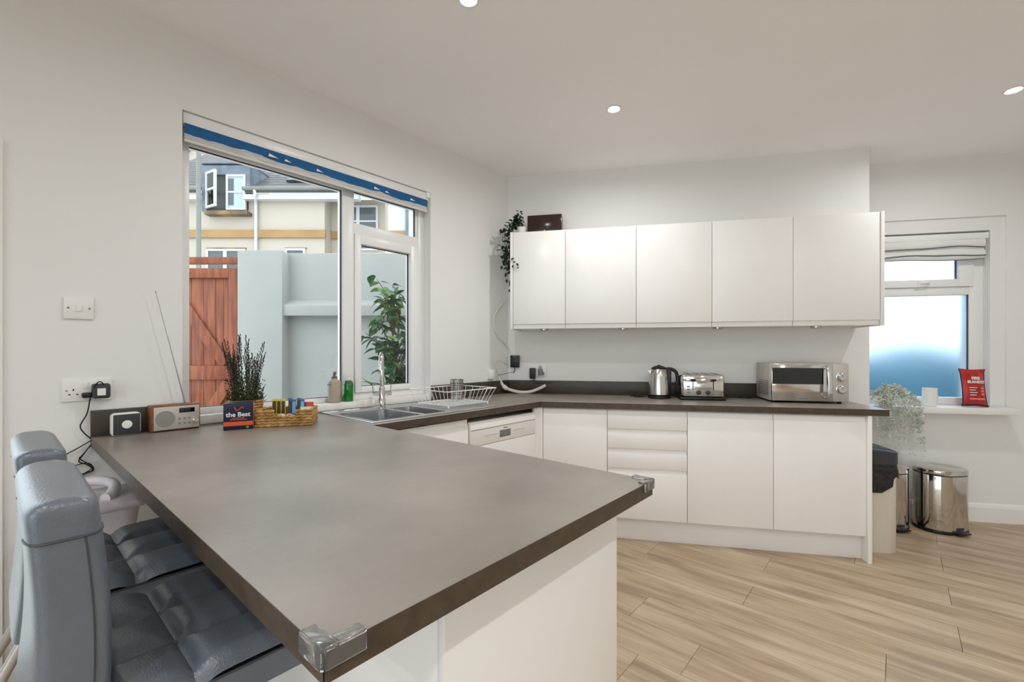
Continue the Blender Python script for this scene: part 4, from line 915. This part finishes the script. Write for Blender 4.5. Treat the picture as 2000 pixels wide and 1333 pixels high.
def pedal_bin(s_, d_, rx, ry, rot, label):
    t = thing('pedal_bin', label, 'pedal bin', bp(s_, d_, 0), ROTB+rot, 'polished steel pedal bins')
    g = G(); g.prism(oval(rx*1.03, ry*1.03, 2.3), 0, .022, bev=.004); obj('base_ring', g, M_BLACK, t)
    g = G(); g.prism(oval(rx, ry, 2.3), .022, .395, bev=.002); obj('drum', g, M_MIRROR, t)
    g = G(); g.prism(oval(rx*.985, ry*.985, 2.3), .395, .402); obj('gap_ring', g, M_BLACK, t)
    g = G(); g.prism(oval(rx*1.01, ry*1.01, 2.3), .402, .432, bev=.006); obj('lid', g, M_MIRROR, t)
    g = G(); g.box(-.045, .045, -ry-.035, -ry+.005, .012, .022, .004); obj('pedal', g, M_BLACK, t)
    g = G(); g.box(-.03, .03, -ry-.0015, -ry+.02, .03, .05, .002); obj('pedal_slot', g, M_DGREY, t)
    return t
pedal_bin(2.30, 3.72, .15, .13, .35, 'larger polished steel pedal bin standing in the open beside the tall bin')
pedal_bin(1.955, 3.70, .125, .12, .3, 'polished steel pedal bin half hidden between the tall bin and the other')

# ================================================================== STOOLS AND HIGH CHAIR
def make_stool(label, x, y):
    t = thing('bar_stool', label, 'stool', (x, y, 0), 0, 'grey quilted bar stools')
    ZT = .70; W2, Y0_, Y1_ = .215, -.125, .215
    def seat(u, v):
        X = -W2+2*W2*u; Y = Y0_+(Y1_-Y0_)*v
        gx = min(abs(X-k*.1433) for k in (-.5, .5)); gy = abs(Y+.004)
        q = 1-math.exp(-(gx/.016)**1.2); q2 = 1-math.exp(-(gy/.016)**1.2)
        ed = min(W2-abs(X), Y1_-Y, Y-Y0_); rnd_ = max(0, 1-ed/.03)
        return (X, Y, ZT-.022+.022*min(q, q2)-.03*rnd_**2)
    g = G(); g.grid(seat, 61, 61)
    def side(u, v):
        per = [(-W2, Y0_), (W2, Y0_), (W2, Y1_), (-W2, Y1_)]; k = u*4; i = int(k) % 4; f = k-int(k); a, b = per[i], per[(i+1) % 4]
        X = a[0]+(b[0]-a[0])*f; Y = a[1]+(b[1]-a[1])*f; s_ = 1+.012*math.sin(PI*v)-.02*v
        return (X*s_, .01+(Y-.01)*s_, ZT-.040-.055*v)
    g.grid(side, 64, 6, True); g.box(-W2+.01, W2-.01, Y0_+.01, Y1_-.01, ZT-.094, ZT-.05); obj('seat_cushion', g, M_LEATH, t)
    g = G(); g.tube([(-W2, Y0_, ZT-.04), (W2, Y0_, ZT-.04), (W2, Y1_, ZT-.04), (-W2, Y1_, ZT-.04)], .0028, 6, True); obj('piping', g, M_LEATD, t)
    # backrest: an upright panel with rounded, curved profile
    prof = []
    zt0, zt1 = .60, 1.025
    def yc(z): f = (z-zt0)/(zt1-zt0); return -.168+.012*math.sin(f*PI*1.1)
    def th(z): f = (z-zt0)/(zt1-zt0); return .048-.004*f
    def panel(u, v):
        # u around the cross-section (rounded rect in x-y), v up; top closes over
        a = 2*PI*u; c, s_ = math.cos(a), math.sin(a); n = .22
        vv = min(v/.86, 1); z = zt0+(zt1-.02-zt0)*vv; cap = max(0, (v-.86)/.14); wd = .200*(1-.03*vv)
        sh = math.cos(cap*PI/2)**.6 if cap < 1 else .0
        X = wd*abs(c)**n*(1 if c > 0 else -1)*(1-.10*(1-sh)); Y = yc(z)+th(z)*abs(s_)**.35*(1 if s_ > 0 else -1)*sh
        return (X, Y, z+.022*math.sin(cap*PI/2))
    g = G(); g.grid(panel, 72, 34, True); bk_ = obj('backrest', g, M_LEATH, t)
    for s_ in (-1, 1):
        P_ = []
        for k in range(14):
            z = zt0+(zt1-.058-zt0)*k/13; P_.append((s_*(.2005*(1-.03*k/13)), yc(z)+th(z)*.45, z))
        pass
        g = G(); g.tube(P_, .0016, 5); obj('stitched_seam', g, M_LEATD, bk_)
        g = G(); z = zt1-.058; g.tube([Vector(panel((a+(0 if s_ > 0 else 180))/360 % 1, .86*(z-zt0)/(zt1-.02-zt0)))+Vector((s_*.0008, 0, 0)) for a in (-75, -60, -40, -20, -8, -3, 0, 3, 8, 20, 40, 60, 75)], .0022, 5); obj('cap_seam', g, M_LEATD, bk_)
    g = G(); g.box(-.09, .09, -.10, .12, ZT-.112, ZT-.094, .004); obj('seat_plate', g, M_BLACK, t)
    g = G(); g.tube([(0, .01, .03), (0, .01, .36)], .03, 20); g.tube([(0, .01, .36), (0, .01, ZT-.11)], .022, 20); obj('gas_lift_column', g, M_CHROME, t)
    g = G(); g.tube([(.19*math.cos(a*PI/8), .19*math.sin(a*PI/8)*.8+.09, .28) for a in range(16)], .010, 8, True); g.tube([(0, .03, .28), (0, .235, .28)], .009, 8); obj('footrest_ring', g, M_CHROME, t)
    g = G(); g.lathe([(.2, 0), (.2, .006), (.17, .014), (.05, .03), (.035, .045)], (0, .01, 0), 40); obj('base_disc', g, M_CHROME, t)
    return t
make_stool('grey quilted leatherette bar stool nearest the viewer, half under the peninsula', -1.145, .235)
make_stool('grey quilted leatherette bar stool behind the nearest one, closer to the wall', -1.67, .235)

hc = thing('high_chair', 'pale lilac-white plastic high chair with splayed metal legs under the worktop', 'high chair', (-2.14, .225, 0))
g = G(); g.box(-.15, .14, -.155, .12, .708, .736, .012, 3); sl = obj('seat_slab', g, M_LILAC, hc)
g = G(); lo_ = [g.bm.verts.new((x*.74-.005, y*.74-.015, .50)) for x, y in oval(.138, .130, 6)]; up_ = [g.bm.verts.new((x-.005, y-.0175, .709)) for x, y in oval(.138, .130, 6)]
for i in range(40): g.bm.faces.new((lo_[i], lo_[(i+1) % 40], up_[(i+1) % 40], up_[i]))
g.bm.faces.new(lo_[::-1]); g.bm.faces.new(up_); obj('seat_body', g, M_LILAC, hc)
P_ = []
for k in range(25):
    a = math.radians(40+k*10); rise = math.sin(min(max((k-1)/22, 0), 1)*PI)
    P_.append((-.01+.098*math.cos(a), -.045+.098*math.sin(a), .742+.034*rise**.6))
g = G(); g.tube(P_, .0175, 12); obj('back_bow', g, M_LILAC, hc)
g = G(); g.lathe([(.075, .7365), (.07, .7375), (.001, .7368)], (-.01, -.045, 0), 28); obj('seat_dish', g, mat('grey_seat_pad', (196, 194, 194), .5, var=.02), sl)
for sx, sy, bx, by in ((1, -1, .17, -.36), (-1, -1, -.23, -.33), (1, 1, .17, .22), (-1, 1, -.23, .22)):
    g = G(); g.tube([(sx*.085, sy*.08-.015, .515), (bx, by, 0)], .0145, 12); obj('leg', g, M_RSILV, hc)

# ================================================================== OUTDOORS
g = G(); g.box(-45, 45, -30, 45, -.30, -.25)
struct('ground', g, M_PAVE)
TG = 4.6
gt = thing('garden_gate', 'red-brown boarded timber garden gate with diagonal braces seen through the window', 'gate', (0, 0, 0), YAW)
def CB(g, px0, px1, y0, y1, t0, t1, bev=.004): g.box(cu(px0, t0), cu(px1, t0), t0, t1, cz(y1, t0), cz(y0, t0), bev)
GB = cz(960, TG)
for a, b in ((300, 321), (321.4, 345), (345.4, 371), (371.4, 395), (395.4, 418.5), (419, 434), (434.4, 446)):
    g = G(); g.box(cu(a, TG), cu(b, TG), TG+.02, TG+.04, -.2, cz(530, TG), .004); obj('board', g, M_GATE, gt)
for nm, a in (('top_rail', (300, 446, 524, 543)), ('middle_rail', (300, 446, 715, 742)), ('bottom_rail', (300, 446, 900, 925))): g = G(); CB(g, *a, TG-.012, TG+.02); obj(nm, g, M_GATE, gt)
g = G(); g.box(cu(446.3, TG-.012), cu(463, TG-.012), TG-.012, TG+.03, -.2, cz(524, TG), .004); obj('stile', g, M_GATE, gt)
def brace(p, q, wd):
    P0_, P1_ = Vector((cu(p[0], TG), cz(p[1], TG))), Vector((cu(q[0], TG), cz(q[1], TG))); d = (P1_-P0_).normalized(); n_ = Vector((-d.y, d.x))*wd
    g = G(); g.prism([tuple(P0_+n_), tuple(P1_+n_), tuple(P1_-n_), tuple(P0_-n_)], TG-.006, TG+.019, 'y', bev=.003); return g
obj('brace', brace((338, 566), (440, 712), .055), M_GATE, gt); obj('brace', brace((446, 748), (372, 860), .055), M_GATE, gt)
for y in (533, 727): g = G(); g.lathe([(.012, 0), (.012, .012), (.006, .014)], seg=10, M=Matrix.Translation((cu(371, TG), TG-.012, cz(y, TG))) @ Matrix.Rotation(PI/2, 4, 'X')); obj('bolt', g, M_STEEL, gt)
g = G(MC_); CB(g, 290, 463, 502, 515, TG-.02, TG+.05); tag(obj('gate_beam', g, M_GATE), 'horizontal brown timber beam above the garden gate', 'beam')
gw = thing('garden_wall', 'pale grey rendered garden wall with a sloping ledge and a square pier', 'wall', (0, 0, 0), YAW)
zt_ = 2.27
g = G(); g.box(cu(556, 4.62), 1.6, 4.62, 4.85, -.25, zt_, .01); obj('wall_panel', g, M_RENDER, gw)
g = G(); g.box(cu(463, 4.48), cu(551, 4.48), 4.48, 4.84, -.25, zt_+.0, .01); obj('pier', g, M_RENDER, gw)
g = G(); g.prism([(4.619, 1.785), (4.50, 1.715), (4.50, 1.612), (4.619, 1.612)], cu(552.5, 4.5), 1.6, 'x', bev=.004); obj('ledge', g, M_RENDER, gw)
# shrub before the wall
TS = 4.12
sh = thing('garden_shrub', 'leafy dark green shrub growing against the garden wall outside', 'shrub', cp(cu(756, TS), TS, -.25), YAW)
rnd = random.Random(21); gs = []
lm = G()
nL = 7
vs_ = []
for j in range(nL+1):
    f = j/nL; wd = .021*math.sin(PI*f**.8)**.9+.0004; zc = -.014*f*f
    vs_.append(((-wd, f*.075, zc+.006*math.sin(PI*f)), (0, f*.075, zc), (wd, f*.075, zc+.006*math.sin(PI*f))))
for j in range(nL):
    a, b = vs_[j], vs_[j+1]; lm.poly([a[0], a[1], b[1], b[0]]); lm.poly([a[1], a[2], b[2], b[1]])
leafA = obj('leaf', lm, M_BUSH, sh); leafA.location = (0, 0, 1.2); first = True
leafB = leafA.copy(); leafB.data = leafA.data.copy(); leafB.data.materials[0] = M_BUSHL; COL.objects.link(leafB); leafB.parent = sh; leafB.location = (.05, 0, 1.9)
br = []
Z0 = -.25
for k in range(26):
    zt2 = rnd.uniform(1.15, 2.0) if k > 3 else rnd.uniform(2.0, 2.2)
    a = rnd.uniform(0, 6.28); spread = (.27 if zt2 < 1.75 else .16)*rnd.uniform(.3, 1.0)
    p1 = Vector((.03+spread*math.cos(a)*1.1, spread*.7*math.sin(a)-.02, zt2)); p0 = Vector((.06, 0, max(.2, zt2-.32)))
    P_ = smooth_path([p0, p0.lerp(p1, .5)+Vector((0, 0, .04)), p1], 6); g = G(); g.tube(P_, [.008-.0055*i/12 for i in range(len(P_))], 5); obj('branch', g, M_BARK, sh)
    for i in range(3, len(P_)): br.append((P_[i], (P_[i]-P_[i-1]).normalized(), zt2))
g = G(); g.tube(smooth_path([(.09, 0, 0), (.11, .02, .6), (.08, 0, 1.2), (.12, 0, 1.9)], 5), [.022-.0009*i for i in range(16)], 8); obj('trunk', g, M_BARK, sh)
cnt = 0
while cnt < 285:
    p, d, zz = rnd.choice(br); a = rnd.uniform(0, 6.28)
    q = p+Vector((rnd.uniform(-.05, .05), rnd.uniform(-.06, .03), rnd.uniform(-.05, .05)))
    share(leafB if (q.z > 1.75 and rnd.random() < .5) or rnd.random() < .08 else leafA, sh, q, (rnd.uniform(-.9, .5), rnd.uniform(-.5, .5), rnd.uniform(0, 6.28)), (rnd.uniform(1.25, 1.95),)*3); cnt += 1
# lamp post
TL = 9.5
lp = thing('street_post', 'tall grey metal post standing in front of the cream house', 'post', cp(cu(388, TL), TL, -.25), YAW)
g = G(); g.tube([(0, 0, 0), (0, 0, 1.2), (0, 0, 1.25), (0, 0, 8)], [.07, .07, .05, .042], 12); obj('shaft', g, M_POST, lp)
g = G(); g.lathe([(.09, 0), (.09, .06), (.072, .08)], seg=16); obj('foot', g, M_POST, lp)
# cream house across the way
TH_ = 13.0
ho = thing('cream_house', 'cream rendered house with slate roof, lead dormer and sandstone band', 'house', (0, 0, 0), YAW)
def HB(name, px0, px1, y0, y1, t0, t1, m, parent=None, bev=0): g = G(); CB(g, px0, px1, y0, y1, t0, t1, bev); return obj(name, g, m, parent or ho, False)
zeave = cz(379, TH_)
g = G(); g.box(cu(240, TH_), cu(634, TH_), TH_, TH_+6, -.25, zeave); obj('wall', g, M_CREAM, ho, False)
g = G(); g.box(cu(634, TH_+.5), cu(752, TH_+.5), TH_+.5, TH_+6, -.25, zeave); obj('wall_recess', g, M_CREAM, ho, False)
HB('band', 240, 634.6, 449, 464, TH_-.08, TH_+.01, M_BAND); g = G(); g.box(cu(634.7, TH_+.42), cu(752, TH_+.42), TH_+.42, TH_+.52, cz(466, TH_+.42), cz(452, TH_+.42)); obj('band', g, M_BAND, ho, False)
z0, z1 = zeave, zeave+3.2
def roofz(t): return z0+.02+(t-TH_+.25)*(z1-z0-.02)/4.45
g = G()
for ta, tb, pa, pb_ in ((-.25, .95, 240, 394), (-.25, .95, 488, 748), (.95, 4.2, 240, 748)): g.prism([(TH_+ta, roofz(TH_+ta)), (TH_+tb, roofz(TH_+tb)), (TH_+tb, roofz(TH_+tb)-.15), (TH_+ta, roofz(TH_+ta)-.08)], cu(pa, TH_), cu(pb_, TH_), 'x')
rf = obj('roof', g, M_SLATE, ho, False)
for k in range(14):                                   # slate courses
    t = TH_-.2+k*.2
    for pa, pb_ in (((240, 394), (488, 748)) if t < TH_+.9 else ((240, 748),)): g = G(); g.prism([(t, roofz(t)+.002), (t, roofz(t)+.022), (t+.21, roofz(t+.21)+.004)], cu(pa, TH_), cu(pb_, TH_), 'x'); obj('slate_course', g, M_SLATE, rf, False)
for a, b in ((240, 390), (474, 700)):
    g = G(); g.tube([(cu(a, TH_-.3), TH_-.3, zeave+.05), (cu(b, TH_-.3), TH_-.3, zeave+.05)], .06, 10); obj('gutter', g, M_POST, ho)
    HB('fascia', a, b, 379.5, 389, TH_-.24, TH_-.01, M_OUTW)
g = G(); g.tube(smooth_path([(cu(497, TH_-.3), TH_-.3, zeave), (cu(498, TH_-.3), TH_-.28, zeave-.15), (cu(503, TH_), TH_-.08, zeave-.32), (cu(503, TH_), TH_-.08, zeave-.5)], 5)+[Vector((cu(503, TH_), TH_-.08, -.2))], .045, 10); obj('downpipe', g, M_OUTW, ho)
# dormer
dz0, dz1 = cz(410, TH_), cz(323, TH_)
TD = TH_-.12
g = G()
for a in ((394, 403.5, 323, 412), (480.5, 488, 323, 375), (403.5, 480.5, 323, 341)): g.box(cu(a[0], TD), cu(a[1], TD), TD, TD+.25, cz(a[3], TD), cz(a[2], TD))
for a, b in ((394, 397), (485, 488)): g.prism([(TD+.25, zeave-.1), (TD+.25, dz1), (TD+2.1, dz1), (TD+.25, zeave+.15)], cu(a, TD), cu(b, TD), 'x')
g.box(cu(393, TD), cu(489, TD), TD-.03, TD+2.3, dz1-.01, dz1+.03); dm = obj('dormer_cladding', g, M_LEAD, ho, False)
g = G(); g.box(cu(403, TD), cu(481, TD), TD+.06, TD+.115, dz0, cz(341, TD)); obj('dormer_dark_backing', g, M_DGREY, ho, False)  # dark box, its colour stands for the shade inside the open dormer
def win_(px0, px1, y0, y1, t, glass, bars=(), hb=None, nm='window'):
    u0, u1, za, zb2 = cu(px0, t), cu(px1, t), cz(y1, t), cz(y0, t); g = G(); fw = .06
    for a in ((u0, u0+fw, za, zb2), (u1-fw, u1, za, zb2), (u0+fw, u1-fw, za, za+fw), (u0+fw, u1-fw, zb2-fw, zb2)): g.box(a[0], a[1], t-.05, t+.02, a[2], a[3])
    for b in bars: x = cu(b, t); g.box(x-.05, x+.05, t-.05, t+.02, za+fw, zb2-fw)
    if hb: z_ = cz(hb, t); g.box(u0+fw, u1-fw, t-.045, t+.015, z_-.025, z_+.025)
    o = obj(nm, g, M_OUTW, ho, False)
    ed = [u0+fw]+[cu(b, t) for b in bars]+[u1-fw]
    for a, b in zip(ed, ed[1:]): g = G(); g.box(a, b, t-.02, t-.01, za+fw*.5, zb2-fw*.5); obj('pane', g, glass, o, False)
    return o
win_(443, 481, 342, 411, TD+.03, M_BLINDW, (), 376)
g = G(); g.box(cu(444, TD), cu(456, TD), TD+.0, TD+.008, dz0+.1, cz(349, TD)); obj('curtain', g, M_DARKW, ho, False)
# open sash swung outwards
so = win_(0, 30, 0, 66, 9, M_DARKW) if False else None
hinge = (cu(404, TD), TD-.02)
g = G(MC_ @ Matrix()); g = G(Matrix.Translation((hinge[0], hinge[1], 0)) @ Matrix.Rotation(math.radians(-30), 4, 'Z'))
za, zb2 = cz(408, TD), cz(338, TD); wl2 = .50
for a in ((0, .06, za, zb2), (wl2-.06, wl2, za, zb2), (.06, wl2-.06, za, za+.06), (.06, wl2-.06, zb2-.06, zb2), (.06, wl2-.06, (za+zb2)/2-.025, (za+zb2)/2+.025)): g.box(a[0], a[1], -.03, .03, a[2], a[3])
sa = obj('open_sash', g, M_OUTW, ho, False)
g = G(Matrix.Translation((hinge[0], hinge[1], 0)) @ Matrix.Rotation(math.radians(-30), 4, 'Z')); g.box(.06, wl2-.06, -.005, .005, za+.06, zb2-.06); obj('pane', g, M_PANE, sa, False)
HB('stone_sill', 398, 482, 411.5, 418.5, TH_-.26, TH_+.02, M_STONE)
win_(404, 480, 487, 560, TH_-.005, M_DARKW, (441,)); win_(558, 597, 486, 540, TH_-.005, M_DARKW)
HB('lintel_shade', 402, 481, 484, 486.5, TH_-.02, TH_+.02, M_STONE); HB('lintel_shade', 556, 599, 484, 486, TH_-.02, TH_+.02, M_STONE)  # thin darker strips, shade gap over the windows put in as colour
win_(676, 739, 402, 490, TH_+.49, M_DARKW, (700,), 433)
g = G(); z_ = roofz(13.35); sk_ = Matrix.Translation((cu(582, 13.4), 13.4, roofz(13.4)+.04)) @ Matrix.Rotation(math.atan2(z1-z0, 4.45), 4, 'X'); g.M = sk_; g.box(-.3, .3, -.1, .35, 0, .06); sl_ = obj('skylight', g, M_DGREY, ho, False)
g = G(sk_); g.box(-.24, .24, -.05, .3, .06, .066); obj('pane', g, M_DARKW, sl_, False)
# pale taller house behind at the left and projecting block at the right
h2 = thing('pale_gable_house', 'pale taller house rising behind the dormer at the window edge', 'house', (0, 0, 0), YAW)
g = G(); T2 = 19.5; g.prism([(cu(300, T2), -.25), (cu(404, T2), -.25), (cu(404, T2), cz(283, T2)), (cu(386, T2), cz(283, T2)), (cu(340, T2), cz(325, T2)), (cu(300, T2), cz(325, T2))], T2, T2+5, 'y'); obj('wall', g, M_CREAM, h2, False)
g = G(); g.prism([(cu(300, T2), cz(322, T2)), (cu(342, T2), cz(322, T2)), (cu(388, T2), cz(278, T2)), (cu(388, T2), cz(271, T2)), (cu(336, T2), cz(315, T2)), (cu(300, T2), cz(315, T2))], T2-.2, T2+5, 'y'); obj('verge', g, M_OUTW, h2, False)
h3 = thing('white_end_block', 'white rendered house end seen through the small top light', 'house', (0, 0, 0), YAW)
T3 = 12.2
g = G(); g.box(cu(758, T3), cu(792, T3), T3, T3+1.2, -.25, 8.2); obj('wall', g, M_OUTW, h3, False)
g = G(); g.box(cu(757.5, T3-.06), cu(792.5, T3-.06), T3-.06, T3-.001, cz(462, T3), cz(452, T3)); obj('band', g, M_BAND, h3, False)
g = G(); g.box(cu(792.2, T3-.1), cu(812, T3-.1), T3-.1, T3+1.2, -.25, 8.2); obj('grey_side', g, M_LEAD, h3, False)
# hedge blurred behind the frosted glass
hd = thing('garden_hedge', 'dark blue-green hedge blurred behind the frosted window', 'hedge', bp(4.6, 6.9, -.25), ROTB)
rnd = random.Random(9)
def hed(u, v):
    a = v*PI; x = -3.2+6.4*u; n_ = .10*math.sin(x*4.1+a*3)+.08*math.sin(x*9.7+a*5)
    return (x, -(.45+n_)*math.cos(a), (1.42+n_)*math.sin(a)**.45)
g = G(); g.grid(hed, 60, 20); obj('hedge_foliage', g, M_HEDGE, hd)
g = G(); g.box(-3.1, 3.1, -.2, .2, 0, 1.0); obj('hedge_core', g, M_BARK, hd, False)
